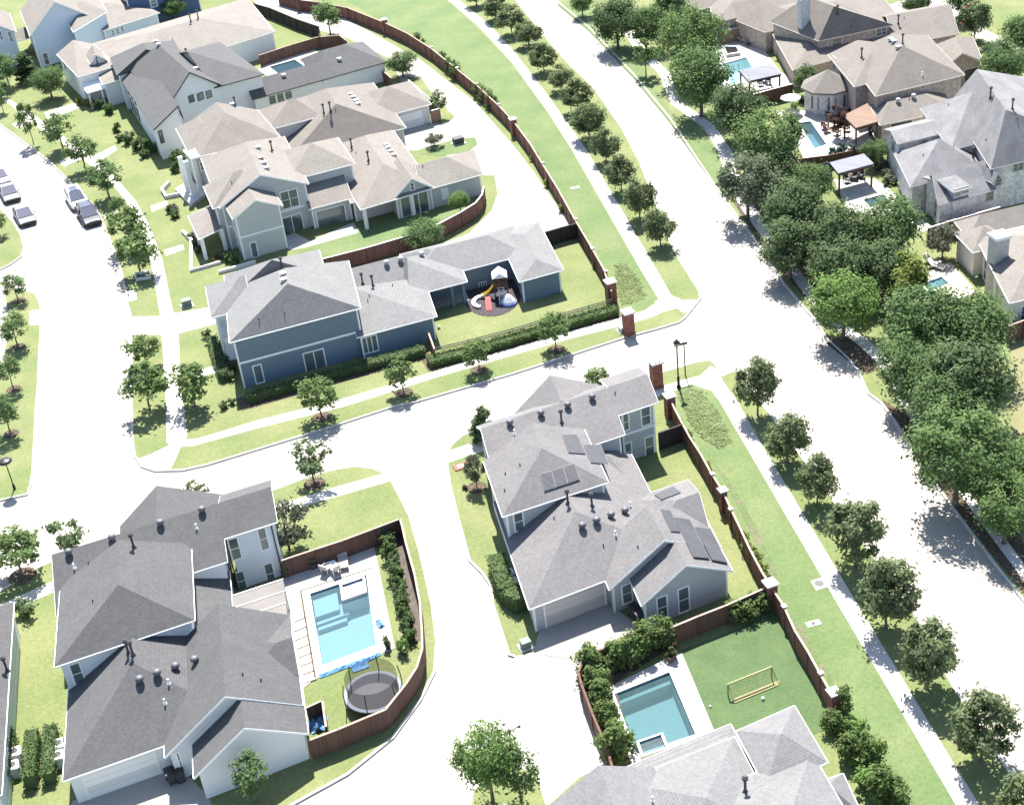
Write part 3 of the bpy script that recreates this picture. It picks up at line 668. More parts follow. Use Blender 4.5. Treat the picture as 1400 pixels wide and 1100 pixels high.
H4.wing('f', (272, 327), (303, 312), 2.9, 'A', N=(287, 280), rise=1.2, gab=(0, 1), wall=False)
H4.belt('g1', 'FLR', 2.75); H4.belt('m', 'FR', 2.75)
H4.win('m', 'F', (383, 264), (409, 280), 2); H4.win('m', 'F', (385, 299), (415, 313), 2, sash=False); H4.win('g1', 'F', (342, 333), (353, 350), sash=False)
H4.win('w', 'F', (547, 270), (587, 287), 3, sash=False); H4.win('w', 'F', (561, 251), (566, 259)); H4.win('k', 'F', (604, 259), (613, 270), gm=white_trim, name='panel_door')
H4.win('p', 'F', (432, 290), (474, 304), 1, sash=False)
H4.winm('g1', 'L', 1, 2.2, 3.6, 5.0); H4.winm('g1', 'L', 1, 2.2, .8, 2.3); H4.winm('l', 'L', 1.5, 3, 3.6, 5)
H4.vents([((353, 203), 'box'), ((357, 217), 'box'), ((361, 224), 'box'), ((365, 231), 'box'), ((372, 206), 'flue'), ((317, 250), 'p'), ((528, 199), 'box'), ((531, 203), 'box'), ((535, 208), 'box'), ((539, 213), 'box'), ((504, 220), 'flue'), ((481, 202), 'flue'), ((578, 228), 'p'), ((582, 219), 'p'), ((487, 210), 'p')])
_g = H4.wings['mm']; _w = _g['W']; pm = MB()
for a_ in (.5, 6.6): pm = MB(); pm.box(_w(a_, .5, 0), .4, .4, 2.7, .3); pm.build('porch_post', white_trim, H4.root)
_g = H4.wings['f']; _w = _g['W']
for a_, b_ in ((.4, .4), (.4, 4), (.4, 7), (3.3, .4)): pm = MB(); pm.box(_w(a_, b_, 0), .42, .42, 2.8, .3); pm.build('porch_post', white_trim, H4.root)
H4.done()
# ---- greige house
H5 = House('greige house with brown hipped roof and white garage door opening on the alley', (430, 190), 104, R_BROWN, W_GREIGE)
H5.wing('m', (273.6, 213.6), (383, 186.4), 5.6, 'B', N=(352, 150), apex=(316, 152), far=(303, 138))
H5.wing('m2', (256, 206), (318, 190), 5.5, 'B', N=(300, 160), apex=(287, 165), i1=2)
H5.wing('e', (365, 178), (439, 158.6), 5.2, 'A', d=8, far=(404, 134.5))
H5.wing('p', (383, 205), (500, 172), 2.9, 'A', d=9, rise=1.6)
H5.wing('g', (395, 218), (555, 174.3), 2.8, 'B', apex=(474, 138), far=(469, 115), i1=4)
H5.wing('k', (500, 166), (589.5, 142), 2.75, 'A', N=(559, 110.7), far=(527, 114), rise=2.0)
H5.win('k', 'F', (546, 160), (578, 172), 1, 'garage_door', door_w)
H5.winm('m2', 'L', 2, 3.2, 3.4, 5.0); H5.winm('m2', 'L', 5, 6.2, 3.4, 5.0); H5.win('m', 'F', (273, 222), (279, 232)); H5.winm('m2', 'L', 2, 3.4, .6, 2.4)
H5.vents([((480, 130), 'box'), ((483, 134), 'box'), ((487, 139), 'box'), ((490, 143), 'box'), ((322, 145), 'flue'), ((315, 140), 'box'), ((318, 144), 'box'), ((443, 155), 'flue'), ((452, 152), 'flue'), ((459, 151), 'p')])
pm = MB(); pm.prism(px([(240, 262), (262, 250), (284, 268), (262, 284)]), -.05, .45, 0); pm.build('terrace', cap_stone_w, H5.root)
for q in ((258, 266), (266, 272), (275, 262)): pm = MB(); g_ = G(*q); pm.box(g_, .55, .55, 5.2, .4); pm.build('porch_column', white_trim, H5.root)
pm = MB(); pm.prism([G(250, 206, 5.3), G(272, 200, 5.3), G(284, 212, 5.3), G(262, 218, 5.3)], 5.15, 5.4, 0, bottom=True); pm.build('porch_canopy', white_trim, H5.root)
H5.done()
# ---- white house with black gable trim
H6 = House('white house with charcoal roof, black gable edges and long low garage wing', (330, 140), 106, R_DARK, W_WHITE, dark_trim, cb=False)
H6.wing('m', (229, 146), (303, 116), 5.6, 'B', N=(246, 68), apex=(266.5, 97), gab=(1, 0))
H6.wing('fw', (210, 177), (252, 164), 4.6, 'B', N=(205, 98), ra=.92, rise=2.2, gab=(1, 1))
H6.wing('e', (292, 120), (361, 101.4), 5.5, 'A', N=(300, 57), rise=2.8, gab=(1, 0))
H6.wing('n', (160, 103), (250, 78), 5.5, 'B', d=9, apex=(205, 66), rise=2.4)
H6.wing('k', (440, 109.5), (528.6, 84.3), 2.9, 'A', N=(496, 57), rise=2.3, i0=2.5, i1=4.5)
H6.wing('k2', (345, 136), (470, 101), 2.85, 'A', d=7.0, rise=1.5, gab=(1, 1))
for p0, p1 in (((257, 132), (266, 138)), ((269, 129), (279, 135)), ((281, 126), (290, 132))): H6.win('m', 'F', p0, p1, sash=False, fw=.05)
H6.win('fw', 'F', (217, 180), (224, 194)); H6.win('k2', 'F', (368, 133), (377, 140), fw=.05); H6.win('k2', 'F', (379, 130), (388, 137), fw=.05); H6.win('k2', 'F', (390, 127), (399, 133), fw=.05)
for a_ in (1.5, 4, 6.5): H6.winm('fw', 'L', a_, a_+1.1, 3.0, 4.4, fm=dark_trim); H6.winm('fw', 'L', a_, a_+1.3, .6, 2.3)
H6.vents([((464, 82), 'box'), ((388, 104), 'box'), ((256, 78), 'flue'), ((268, 95), 'box'), ((213, 58), 'box'), ((217, 62), 'box')])
H6.done()
# ---- beige roofed white house with metal porch roof
H7 = House('white house with tan roof, dormer and white metal porch roof', (250, 70), 108, R_TAN, W_WHITE)
H7.wing('m', (140, 116), (376, 43), 3.6, 'A', N=(338, -3), rise=2.2, gab=(0, 0))
H7.wing('f', (107, 105), (160, 90), 4.4, 'B', N=(128, 60), apex=(121, 50), gab=(0, 1))
H7.wing('d', (123, 88), (146, 82), 5.0, 'B', d=5, rise=1.2, gab=(1, 1), base=2)
H7.win('d', 'F', (129, 76), (135, 87)); H7.winm('f', 'L', 2, 3.2, 2.4, 3.8)
H7.winm('m', 'R', 3, 4.2, 1, 2.3)
H7.vents([((261, 30), 'flue'), ((271, 25), 'flue'), ((294, 9), 'flue'), ((236, 55), 'p')])
_g = H7.wings['f']; _w = _g['W']; pm = MB(); pm.poly([_w(.2, -2.6, 2.5), _w(6.4, -2.6, 2.5), _w(6.4, .3, 3.1), _w(.2, .3, 3.1)]); pm.pbox(_w(.2, -2.6, 2.36), _g['ea']*6.2, _g['eb']*2.8, Vector((0, 0, .12)))
for a_ in (.4, 2.4, 4.3, 6.2): qm = MB(); qm.box(_w(a_, -2.4, 0), .25, .25, 2.4, .3); qm.build('porch_post', white_trim, H7.root)
pm.build('porch', mat('white_metal', (.75, .76, .77), .4), H7.root)
H7.done()
# ---- pale blue house
H8 = House('pale blue gabled house with tan roof at the far left corner', (90, 60), 108, R_TAN, W_PBLUE)
H8.wing('g', (41, 49), (124, 21.5), 5.6, 'B', d=16, apex=(79, 2), gab=(1, 1))
H8.wing('f', (-45, 62), (22, 43.5), 5.4, 'B', d=12, apex=(-8, 15), gab=(1, 1))
H8.wing('p', (-60, 78), (40, 52), 2.8, 'A', d=5, rise=1.2, gab=(1, 1), wall=False)
H8.wing('n', (100, 44), (146, 16), 5.2, 'A', d=12, rise=2)
H8.wing('k', (140, 42), (218, 17.5), 2.9, 'A', N=(162, -8), rise=1.6)
H8.win('g', 'F', (58, 74), (68, 87)); H8.winm('g', 'L', 1, 2, 3.6, 5); H8.winm('g', 'L', 3, 4, 3.6, 5); H8.win('f', 'F', (-2, 43), (4, 54)); H8.win('f', 'F', (10, 44), (18, 56))
for q in ((152, 46), (159, 44), (165, 41)): H8.win('k', 'F', (q[0], q[1]-4), (q[0]+4, q[1]+2), fw=.05)
H8.done()
H9 = House('dark blue house wall at the top edge behind the tan roofs', (230, -12), 106, R_BROWN, mat('navy_siding', (.07, .11, .20), .8))
H9.wing('m', (170, 0), (270, -26), 5.2, 'A', d=10, rise=2.4)
H9.win('m', 'F', (205, 1), (215, 8)); H9.winm('m', 'F', 2, 3.2, .6, 2.2)
H9.done()
# ---- house at the bottom edge with turf yard
H10 = House('large house with pale grey roof and long ridges at the bottom edge', (960, 1110), 100, R_LIGHT, W_GREIGE)
H10.wing('a', (1006, 998.6), (1086, 963.6), 4.6, 'A', d=5.2, rise=1.1, back=True)
H10.wing('p', (850, 1050), (998.6, 988.6), 3.0, 'A', d=5, rise=.8, ra=.12, gab=(0, 0), back=True)
H10.wing('b', (890, 1112), (1108.6, 1025.7), 4.55, 'A', d=15, rise=2.6, back=True)
H10.wing('c', (850, 1068), (1004, 1006), 4.3, 'A', d=10, rise=1.7, back=True)
H10.wing('d', (745, 1105), (895, 1048), 4.4, 'B', d=14, far=(800, 1049), back=True, rise=2.0)
H10.wing('e', (1080, 1150), (1178, 1112), 3.0, 'A', N=(1152, 1056), rise=1.6, gab=(0, 0))
H10.winm('a', 'R', 1, 2.2, 3.0, 4.2)
H10.vents([((1019, 1082), 'flue'), ((892, 1095), 'pipe'), ((1018, 1067), 'p')])
H10.done()
H11 = House('house edge with dark roof and pale green side wall at the left border', (-10, 960), 97, R_DARK, lines_mat('sage_siding', (.50, .56, .53), (.44, .50, .47), .19, 2, .14))
H11.wing('m', (-140, 1125), (2, 1085), 3.2, 'B', N=(19, 822), rise=2.4)
H11.winm('m', 'R', 6, 7.2, .9, 2.2)
H11.vents([((10, 916), 'flue')])
H11.done()
H12 = House('corner of a brown grey roof at the bottom edge under the bright green tree', (668, 1160), 98, R_GREY, W_GREY)
H12.wing('m', (560, 1260), (715, 1210), 3.0, 'B', N=(690, 1098), far=(672, 1108), rise=1.5)
H12.win('m', 'R', (703, 1150), (708, 1165))
H12.done()
# ---- brick houses east of the avenue
E1 = House('tan brick house with gabled window bay at the top edge behind the wood fence', (1040, 15), 112, R_BROWN, W_BRICK, tan_trim, cb=False)
E1.wing('m', (976, 31), (1100, 3), 3.4, 'A', N=(1080, -45), rise=2.4)
E1.wing('g', (1022, 20.5), (1056, 12.5), 3.3, 'B', d=5, apex=(1038.6, 8), gab=(1, 1))
E1.wing('l', (958.6, 13), (1010, 0), 3.4, 'A', d=10, rise=2)
E1.win('g', 'F', (1036, 18), (1041, 27))
E1.done()
E2 = House('tan brick house with tall pale chimney above the pergola pool', (1160, 40), 114, R_BROWN, W_BRICK, tan_trim, cb=False)
E2.wing('m', (1084, 96), (1252, 52), 2.7, 'A', N=(1190, -25), rise=3.2)
E2.wing('u', (1119, 56), (1221.5, 34), 4.7, 'B', d=11, apex=(1143.6, 8), ra=.3)
E2.wing('n', (1046, 44), (1110, 30), 3.1, 'A', d=14, rise=2.6)
E2.wing('k', (1222, 62), (1311, 46), 3.0, 'A', N=(1286, 6), rise=2.0, gab=(1, 1))
E2.win('u', 'F', (1138, 54), (1150, 62)); E2.win('u', 'F', (1199, 40), (1211, 47), 2); E2.win('m', 'L', (1057, 70), (1060, 85), gm=glass)
for a_ in (2, 4, 6.5): E2.winm('m', 'L', a_, a_+1, .5, 2.3)
cq = E2.on_roof((1099, 32))[1]-Vector((0, 0, .6)); cm = MB(); cm.box(cq, 1.35, 1.2, 3.9, .2); cm.box(cq+Vector((0, 0, 3.9)), 1.6, 1.45, .25, .2); cm.build('chimney', mat('pale_stone', (.50, .50, .52), .9, (.42, .42, .44), 3, 5, 1.0, cells=(4, .12)), E2.root)
E2.vents([((1145, 20), 'flue'), ((1228, 33), 'flue'), ((1236, 25), 'p'), ((1164, 37), 'p')])
E2.done()
E3 = House('tan brick house with round turret behind the cedar pergola', (1230, 110), 114, R_BROWN, W_BRICK, tan_trim, cb=False)
E3.wing('m', (1197, 131.4), (1319, 102), 5.0, 'B', N=(1268, 48), apex=(1238.6, 61.4), far=(1226, 45), ra=.42)
E3.wing('l', (1168, 118.6), (1240, 101), 4.95, 'B', N=(1200, 58), apex=(1203, 70), i1=2)
E3.wing('p', (1203, 171), (1305, 149), 2.9, 'A', N=(1288, 122), apex=(1217, 143), rise=1.3)
E3.wing('k', (1285, 98), (1344, 83.8), 3.0, 'B', N=(1330, 50), rise=1.8, gab=(1, 0))
E3.win('k', 'F', (1319, 96), (1336, 107), 1, 'garage_door', dark_trim); E3.win('m', 'F', (1259, 117), (1265, 120)); E3.win('p', 'F', (1218, 170), (1246, 176), 1, 'patio_shade_panel', dark_trim, sash=False)  # dark panels stand in for the shade inside the open garage and patio
E3.winm('l', 'L', 1.5, 2.7, 3.5, 5.1); E3.winm('l', 'L', 1.5, 2.7, .5, 2.4); E3.winm('l', 'L', 4, 5.2, .5, 2.4)
tc_ = G(1131, 147); tm = MB(); tm.lathe(tc_, [(3.0, 0), (3.0, 3.1)], 8); tm.build('turret_wall', W_STONE, E3.root)
tm = MB(); tm.lathe(tc_, [(3.5, 2.95), (3.5, 3.15), (.1, 5.1)], 8); tm.build('turret_roof', R_BROWN, E3.root)
for k in range(5):
    a_ = R(200+45*k+22.5); tm = MB(); tm.box(tc_+Vector((math.cos(a_)*2.80, math.sin(a_)*2.80, .8)), .12, 1.1, 1.6, a_); tm.build('turret_window', glass, E3.root)
E3.vents([((1228, 140), 'turbine'), ((1249, 134), 'turbine'), ((1218, 55), 'box'), ((1222, 58), 'box'), ((1228, 66), 'box'), ((1234, 60), 'flue'), ((1178, 79), 'flue'), ((1261, 103), 'pipe'), ((1243, 136), 'p')])
E3.done()
E4 = House('grey stone house with mottled grey multi-hipped roof and dormers', (1310, 230), 112, R_MIX, W_STONE, mat('grey_trim', (.36, .36, .37), .7), cb=False)
E4.wing('m', (1355, 231), (1500, 196), 5.2, 'B', N=(1430, 110), apex=(1375, 150), ra=.2)
E4.wing('m2', (1300, 205), (1400, 180), 5.0, 'A', N=(1352, 125), rise=3.4)
E4.wing('w', (1227, 197), (1310, 177), 4.8, 'A', N=(1290, 157), apex=(1217.5, 179), gab=(1, 0))
E4.wing('s', (1245, 256), (1345, 231), 3.6, 'A', N=(1318, 186), rise=2.7)
E4.wing('t', (1283, 280.5), (1362, 258.5), 3.2, 'A', N=(1340, 222), rise=2.0, apex=(1267, 241), gab=(1, 1))
E4.wing('dm', (1303, 263), (1329, 256), 4.3, 'A', d=5, rise=.5, gab=(1, 1))
E4.wing('dn', (1357, 250), (1371, 246), 4.0, 'B', d=4, rise=1.0, gab=(1, 1))
E4.win('dm', 'F', (1305, 260), (1312, 266)); E4.win('dm', 'F', (1316, 257), (1323, 262)); E4.win('dn', 'F', (1361, 246), (1368, 252)); E4.win('w', 'F', (1260, 193), (1267, 195))
E4.win('m', 'F', (1386, 224), (1398, 231), 2); E4.winm('w', 'L', 2, 3, 3, 4.6)
for a_ in (1.2, 2.8, 4.4): E4.winm('t', 'L', a_, a_+.9, .6, 2.5)
E4.win('t', 'F', (1349, 263), (1357, 272))
E4.vents([((1354, 134), 'flue'), ((1384, 150), 'flue'), ((1297, 144), 'p'), ((1348, 192), 'p'), ((1304, 201), 'p'), ((1262, 213), 'p'), ((1391, 163), 'p'), ((1330, 216), 'flue')])
E4.done()
E5 = House('cream house with tan roof, square chimney and arched porch by the spa', (1400, 340), 112, R_TAN, W_CREAM, white_trim, cb=False)
E5.wing('m', (1380, 414), (1520, 380), 3.4, 'A', N=(1464, 294), rise=2.5)
E5.wing('n', (1324, 326), (1460, 294), 3.3, 'A', N=(1438, 272), rise=1.3)
E5.wing('p', (1330, 345), (1385, 332), 3.0, 'A', N=(1357, 305), rise=1.3)
cq = G(1360, 400, 0); cm = MB(); cm.box(cq, 1.5, 1.3, 6.2, .25); cm.box(cq+Vector((0, 0, 6.2)), 1.8, 1.6, .3, .25, 1); co = cm.build('chimney', [mat('cream_stone', (.50, .48, .45), .9, (.40, .385, .36), 2, 5, 1.0), white_trim], E5.root)
for a_ in (3, 8, 13): E5.winm('m', 'L', a_, a_+1.4, .3, 2.5)
E5.winm('m', 'F', 1.5, 2.8, .6, 2.4)
E5.done()
# ---------------------------------------------------------------- pools and decks
plaster = mat('pool_plaster', (.36, .42, .445), .7, (.33, .39, .415), 1.5, 4, .8)
plaster_d = mat('pool_tile_dark', (.10, .17, .24), .5)
coping = mat('pool_coping', (.60, .58, .55), .8, (.52, .50, .47), 2, 5, .7)
def water_mat(name, tint, dens):
    m = bpy.data.materials.new(name); m.use_nodes = True; nt = m.node_tree; n = nt.nodes; n.clear(); L = nt.links
    out = n.new('ShaderNodeOutputMaterial'); tr = n.new('ShaderNodeBsdfTransparent'); tr.inputs[0].default_value = (*tint, 1)
    df = n.new('ShaderNodeBsdfDiffuse'); df.inputs[0].default_value = (*dens, 1)
    m1 = n.new('ShaderNodeMixShader'); m1.inputs[0].default_value = .22; L.new(tr.outputs[0], m1.inputs[1]); L.new(df.outputs[0], m1.inputs[2])
    gl = n.new('ShaderNodeBsdfGlossy'); gl.inputs['Roughness'].default_value = .04; fr = n.new('ShaderNodeFresnel'); fr.inputs[0].default_value = 1.33
    tc = n.new('ShaderNodeTexCoord'); no = n.new('ShaderNodeTexNoise'); no.inputs['Scale'].default_value = 2.6; no.inputs['Detail'].default_value = 3; L.new(tc.outputs['Object'], no.inputs['Vector'])
    bp = n.new('ShaderNodeBump'); bp.inputs['Strength'].default_value = .35; bp.inputs['Distance'].default_value = .06; L.new(no.outputs['Fac'], bp.inputs['Height'])
    L.new(bp.outputs[0], gl.inputs['Normal']); L.new(bp.outputs[0], fr.inputs['Normal'])
    m2 = n.new('ShaderNodeMixShader'); L.new(fr.outputs[0], m2.inputs[0]); L.new(m1.outputs[0], m2.inputs[1]); L.new(gl.outputs[0], m2.inputs[2]); L.new(m2.outputs[0], out.inputs[0])
    return m
water = water_mat('pool_water', (.58, .74, .80), (.15, .265, .305)); water_b = water_mat('pool_water_bright', (.70, .93, .96), (.28, .60, .66)); water_d = water_mat('pool_water_deep', (.42, .58, .66), (.12, .22, .27)); water_m = water_mat('pool_water_mid', (.44, .60, .62), (.10, .195, .205))
def lerp2(q, u, v): return q[0]*(1-u)*(1-v)+q[1]*u*(1-v)+q[2]*u*v+q[3]*(1-u)*v
def pool(key, label, wm=None, depth=1.3, shelf=None, spa=None, spa_h=.4, cop=.35, tile=True):
    q = HOLES[key]; c = sum(q, Vector())/4; t = thing('swimming_pool', label, 'pool', c, 0)
    b = MB(); z = -depth
    lo = [Vector((p.x, p.y, z)) for p in q]; b.poly(lo if (lo[1]-lo[0]).cross(lo[2]-lo[0]).z > 0 else lo[::-1])
    for i in range(4):
        a_, b_ = q[i], q[(i+1) % 4]; b.poly([(a_.x, a_.y, z), (b_.x, b_.y, z), (b_.x, b_.y, -.3), (a_.x, a_.y, -.3)]); b.poly([(a_.x, a_.y, -.3), (b_.x, b_.y, -.3), (b_.x, b_.y, .06), (a_.x, a_.y, .06)], 1)
    for (u0, v0, u1, v1, zs) in (shelf or []):
        s = [lerp2(q, u0, v0), lerp2(q, u1, v0), lerp2(q, u1, v1), lerp2(q, u0, v1)]; b.prism(s, z, zs, 0)
    b.build('basin', [plaster, plaster_d if tile else plaster], t)
    cp = MB(); n = q+[q[0]]
    cen = c
    for i in range(4):
        a_, b_ = q[i], q[(i+1) % 4]
        def outw(p): return p+(p-cen).normalized()*cop*1.35
        A_, B_ = outw(a_), outw(b_)
        cp.add([(a_.x, a_.y, .075), (b_.x, b_.y, .075), (B_.x, B_.y, .075), (A_.x, A_.y, .075), (A_.x, A_.y, .0), (B_.x, B_.y, .0)], [(0, 1, 2, 3), (3, 2, 5, 4)])
    cp.build('coping', coping, t)
    w_ = MB(); w_.poly([(p.x, p.y, -.10) for p in (q if (q[1]-q[0]).cross(q[2]-q[0]).z > 0 else q[::-1])]); w_.build('water', wm or water, t)
    if spa:
        s = [lerp2(q, *k) for k in spa]; sm = MB(); cs = sum(s, Vector())/4; inn = [cs+(p-cs)*.82 for p in s]
        for i in range(4):
            j = (i+1) % 4; A_, B_, C_, D_ = s[i], s[j], inn[j], inn[i]
            def up(p, zz): return (p.x, p.y, zz)
            sm.poly([up(A_, spa_h), up(B_, spa_h), up(C_, spa_h), up(D_, spa_h)]); sm.poly([up(A_, -depth), up(B_, -depth), up(B_, spa_h), up(A_, spa_h)]); sm.poly([up(D_, -.4), up(C_, -.4), up(C_, spa_h), up(D_, spa_h)], 1)
        sm.poly([(p.x, p.y, -.35) for p in inn])
        so_ = sm.build('spa', [coping, plaster_d], t); w2 = MB(); w2.poly([(p.x, p.y, spa_h-.14) for p in inn]); w2.build('spa_water', wm or water, so_)
    return t
flat('pool_deck', px([(387, 790), (388, 772), (470, 750), (512, 748), (527, 822), (540, 886), (470, 914), (431, 928), (414, 941), (400, 850)]), .045, deck_c)
flat('pool_deck', px([(826, 943), (925, 893), (932, 892), (977, 1000), (940, 1020), (868, 1055)]), .045, deck_c)
flat('pool_deck', px([(350, 97), (368, 86), (430, 68), (440, 76), (405, 100), (375, 108)]), .045, deck_c)
flat('pool_deck', px([(976, 64), (1036, 50), (1046, 70), (1066, 98), (1088, 112), (1085, 118), (1040, 128), (985, 130)]), .045, deck_c)
flat('pool_deck', px([(1060, 152), (1098, 152), (1114, 150), (1140, 158), (1200, 175), (1186, 200), (1150, 215), (1100, 218), (1085, 190)]), .045, deck_c)
flat('pool_deck', px([(1140, 246), (1195, 244), (1215, 258), (1242, 285), (1276, 312), (1262, 318), (1225, 296), (1160, 292)]), .045, deck_c)
flat('pool_deck', px([(1250, 392), (1282, 364), (1300, 360), (1318, 380), (1336, 400), (1300, 412), (1262, 412)]), .045, mat('travertine', (.56, .50, .42), .85, (.48, .42, .35), 1.2, 5, .8))
flat('patio', px([(388, 325), (402, 318), (425, 330), (475, 307), (484, 305), (490, 318), (420, 338), (398, 342), (390, 338)]), .02, deck_c)
flat('turf_lawn', px([(922, 892), (1000, 862), (1062, 838), (1085, 862), (1132, 948), (1150, 985), (1100, 1010), (1000, 1010), (975, 1000)]), .014, turf)
flat('yard_lawn', px([(390, 352), (440, 352), (500, 337), (565, 318), (600, 304), (650, 276), (658, 262), (640, 262), (560, 292), (490, 312), (420, 340)]), .016, grass_lush)
# joints of the stepping slab strip beside the pool
jm = MB()
for k in range(8):
    a_ = G(396+3*k, 855+11.5*k-2, .05); b_ = G(417+2.2*k, 846+12*k-2, .05); jm.bar(a_, b_, .11, hd=.02)
jm.bar(G(411, 807, .05), G(431, 926, .05), .13, hd=.02); jm.bar(G(411, 807, .05), G(512, 775, .05), .10, hd=.02)
tag(jm.build('deck_joint', mulch), kind='structure')
pool('near', 'near swimming pool with raised square spa and entry steps beside the white house', water, shelf=[(.02, .02, .45, .28, -.45), (.02, .28, .6, .34, -.8), (.02, .36, .55, .40, -.95), (.1, .9, .25, .98, -.6)], spa=[(.52, .02), (.97, .02), (.97, .26), (.52, .26)], spa_h=.16)
pool('turf', 'rectangular pool with corner spa beside the artificial turf yard', water_m, shelf=[(.0, .02, .98, .10, -.45)], spa=[(.04, .86), (.5, .86), (.5, 1.1), (.04, 1.1)], spa_h=.35)
pool('sliver', 'dark little pool between the charcoal roofs and the brown fence', water_d)
pool('pavilion', 'bright turquoise pool beside the grey pavilion', water_b, spa=[(.25, -.75), (.85, -.75), (.85, -.25), (.25, -.25)], spa_h=.5, tile=False)
pool('cedar', 'narrow steel blue pool beside the patio chairs', water_d)
pool('small', 'small pool in front of the dark slatted pavilion', water_d)
pool('spa', 'little teal spa on the travertine patio', water_b, depth=.9)
# ---------------------------------------------------------------- fences
cedar_red = lines_mat('cedar_red', (.185, .088, .066), (.11, .05, .038), .16, 'h', .12, .85, (.135, .068, .052))
cedar_brown = lines_mat('cedar_brown', (0.128, 0.072, 0.051), (0.068, 0.038, 0.030), .16, 'h', .12, .85, (.11, .065, .05))
cedar_dark = lines_mat('dark_boards', (.045, .035, .032), (.02, .016, .015), .16, 'h', .12, .85)
cedar_tan = lines_mat('cedar_tan', (0.255, 0.162, 0.106), (0.170, 0.102, 0.068), .16, 'h', .12, .85)
cap_pale = mat('cap_pale', (.34, .25, .20), .8); cap_stone = mat('cap_stone', (.62, .60, .57), .85, (.52, .50, .48), 4, 4, .8)
iron = mat('black_iron', (.02, .02, .022), .45, metal=.3)
brick_red = mat('red_brick', (.24, .10, .075), .9, (.17, .075, .06), 4, 5, 1.0, cells=(7, .25))
def fence(label, tops, h, m, cap=None, post=2.6, thick=.07, rails=False, group=None, pillars=(), cat='fence', base_px=False):
    pts = [G(a, b, 0 if base_px else h) for a, b in tops]; pts = [Vector((p.x, p.y, 0)) for p in pts]
    t = thing('fence', label, cat, pts[0], 0, group); capm = MB(); n = len(pts); k_ = 0
    for i in range(n-1):
        a, b = pts[i], pts[i+1]; d = b-a; L_ = d.length; e = d/L_; nn = Vector((-e.y, e.x, 0))
        pm = MB(); pm.pbox(a-nn*thick/2-Vector((0, 0, .05)), d, nn*thick, Vector((0, 0, h+.05))); pm.build('panel', m, t)
        k = max(1, int(round(L_/post)))
        for j in range(k+(1 if i == n-2 else 0)):
            q = MB(); c = a+d*(j/k); q.box(c-nn*.06, .10, .10, h+.02, math.atan2(e.y, e.x)); q.build('post', m, t); k_ += 1
        capm.pbox(a-nn*.09-e*.02+Vector((0, 0, h)), d+e*.04, nn*.16, Vector((0, 0, .05)))
    capm.build('top_rail', cap or m, t)
    for (p, w_, ph) in pillars:
        if w_ < .5: ph -= .12; w_ = .26
        c = G(p[0], p[1], ph); c.z = -.05; q = MB(); q.box(c, w_, w_, ph+.05, .3); po = q.build('pillar', brick_red, t)
        q = MB(); q.box(c+Vector((0, 0, ph+.05)), w_+.10 if w_ < .5 else w_+.2, w_+.10 if w_ < .5 else w_+.2, .12, .3); q.build('pillar_cap', cap_stone, po)
    return t
fence('long curving red cedar fence with brick pillars along the upper avenue lawn', [(380, -8), (407, 0), (440, 4), (475, 11), (525, 31), (557, 46), (590, 67), (625, 95), (652, 117), (682, 145), (702, 166), (725, 197), (742, 225), (762, 257), (787, 302), (805, 332), (825, 367), (836, 398)], 1.9, cedar_red, cap_pale, 2.6, pillars=[((525, 27), .75, 2.3), ((701, 163), .75, 2.3), ((834, 385), .95, 2.4), ((407, -2), .6, 2.2), ((590, 65), .4, 2.1), ((625, 93), .4, 2.1), ((652, 115), .4, 2.1), ((682, 143), .4, 2.1), ((742, 223), .4, 2.1), ((787, 300), .4, 2.1), ((810, 340), .4, 2.1), ((828, 371), .4, 2.1)])
fence('red cedar fence with stone capped posts along the avenue lawn beside the solar panel house', [(916, 545), (924, 562), (934, 581), (944, 599), (957, 619), (971, 644), (988.6, 672), (1000, 697), (1012, 722), (1026, 752), (1042, 782), (1054, 801), (1072, 829), (1087, 862), (1105, 891), (1122, 922), (1138, 950)], 1.8, cedar_red, cap_pale, 2.6, pillars=[((915, 541), .8, 2.2), ((974, 648), .4, 2.0), ((988, 670), .55, 2.1), ((999, 696), .35, 2.0), ((1053, 797), .8, 2.2), ((1072, 829), .4, 2.0), ((1122, 920), .4, 2.0), ((1140, 946), .65, 2.1)])
def iron_fence(label, tops, h):
    pts = [G(a, b, h) for a, b in tops]; pts = [Vector((p.x, p.y, 0)) for p in pts]; t = thing('fence', label, 'fence', pts[0]); m = MB(); r = MB()
    for i in range(len(pts)-1):
        a, b = pts[i], pts[i+1]; d = b-a; k = int(d.length/.14)
        for j in range(k): m.bar(a+d*(j/k), a+d*(j/k)+Vector((0, 0, h)), .03)
        for z in (.15, h-.25, h): r.bar(a+Vector((0, 0, z)), b+Vector((0, 0, z)), .07)
        kk = max(1, int(d.length/2.4))
        for j in range(kk+1):
            q = MB(); q.box(a+d*(j/kk), .07, .07, h+.08); q.build('post', iron, t)
    k_ = MB()
    for i in range(len(pts)-1): k_.bar(pts[i]+Vector((0, 0, .2)), pts[i+1]+Vector((0, 0, .2)), .05, hd=.45)
    k_.build('kick_board', cedar_tan, t)
    m.build('picket_panel', iron, t); r.build('rail', iron, t)
iron_fence('low black iron fence between the playground lawn and the long clipped hedge', [(594, 476), (640, 465), (700, 449.5), (772, 427.5), (837, 409)], 1.35)
fence('short pale board fence at the corner of the blue house', [(585, 452), (594, 477)], 1.5, cedar_tan, cap_pale)
fence('black wood gate fence across the end of the alley', [(746, 317.5), (768, 311), (789, 305.5)], 1.8, cedar_dark, None, 1.6)
fence('curved red wood fence round the back lawn of the tan roofed grey house', [(441, 354), (500, 339), (565, 320), (600, 306), (630, 290), (650, 277.5), (659, 266), (661, 255.7)], 1.9, cedar_red, white_trim, 2.5)
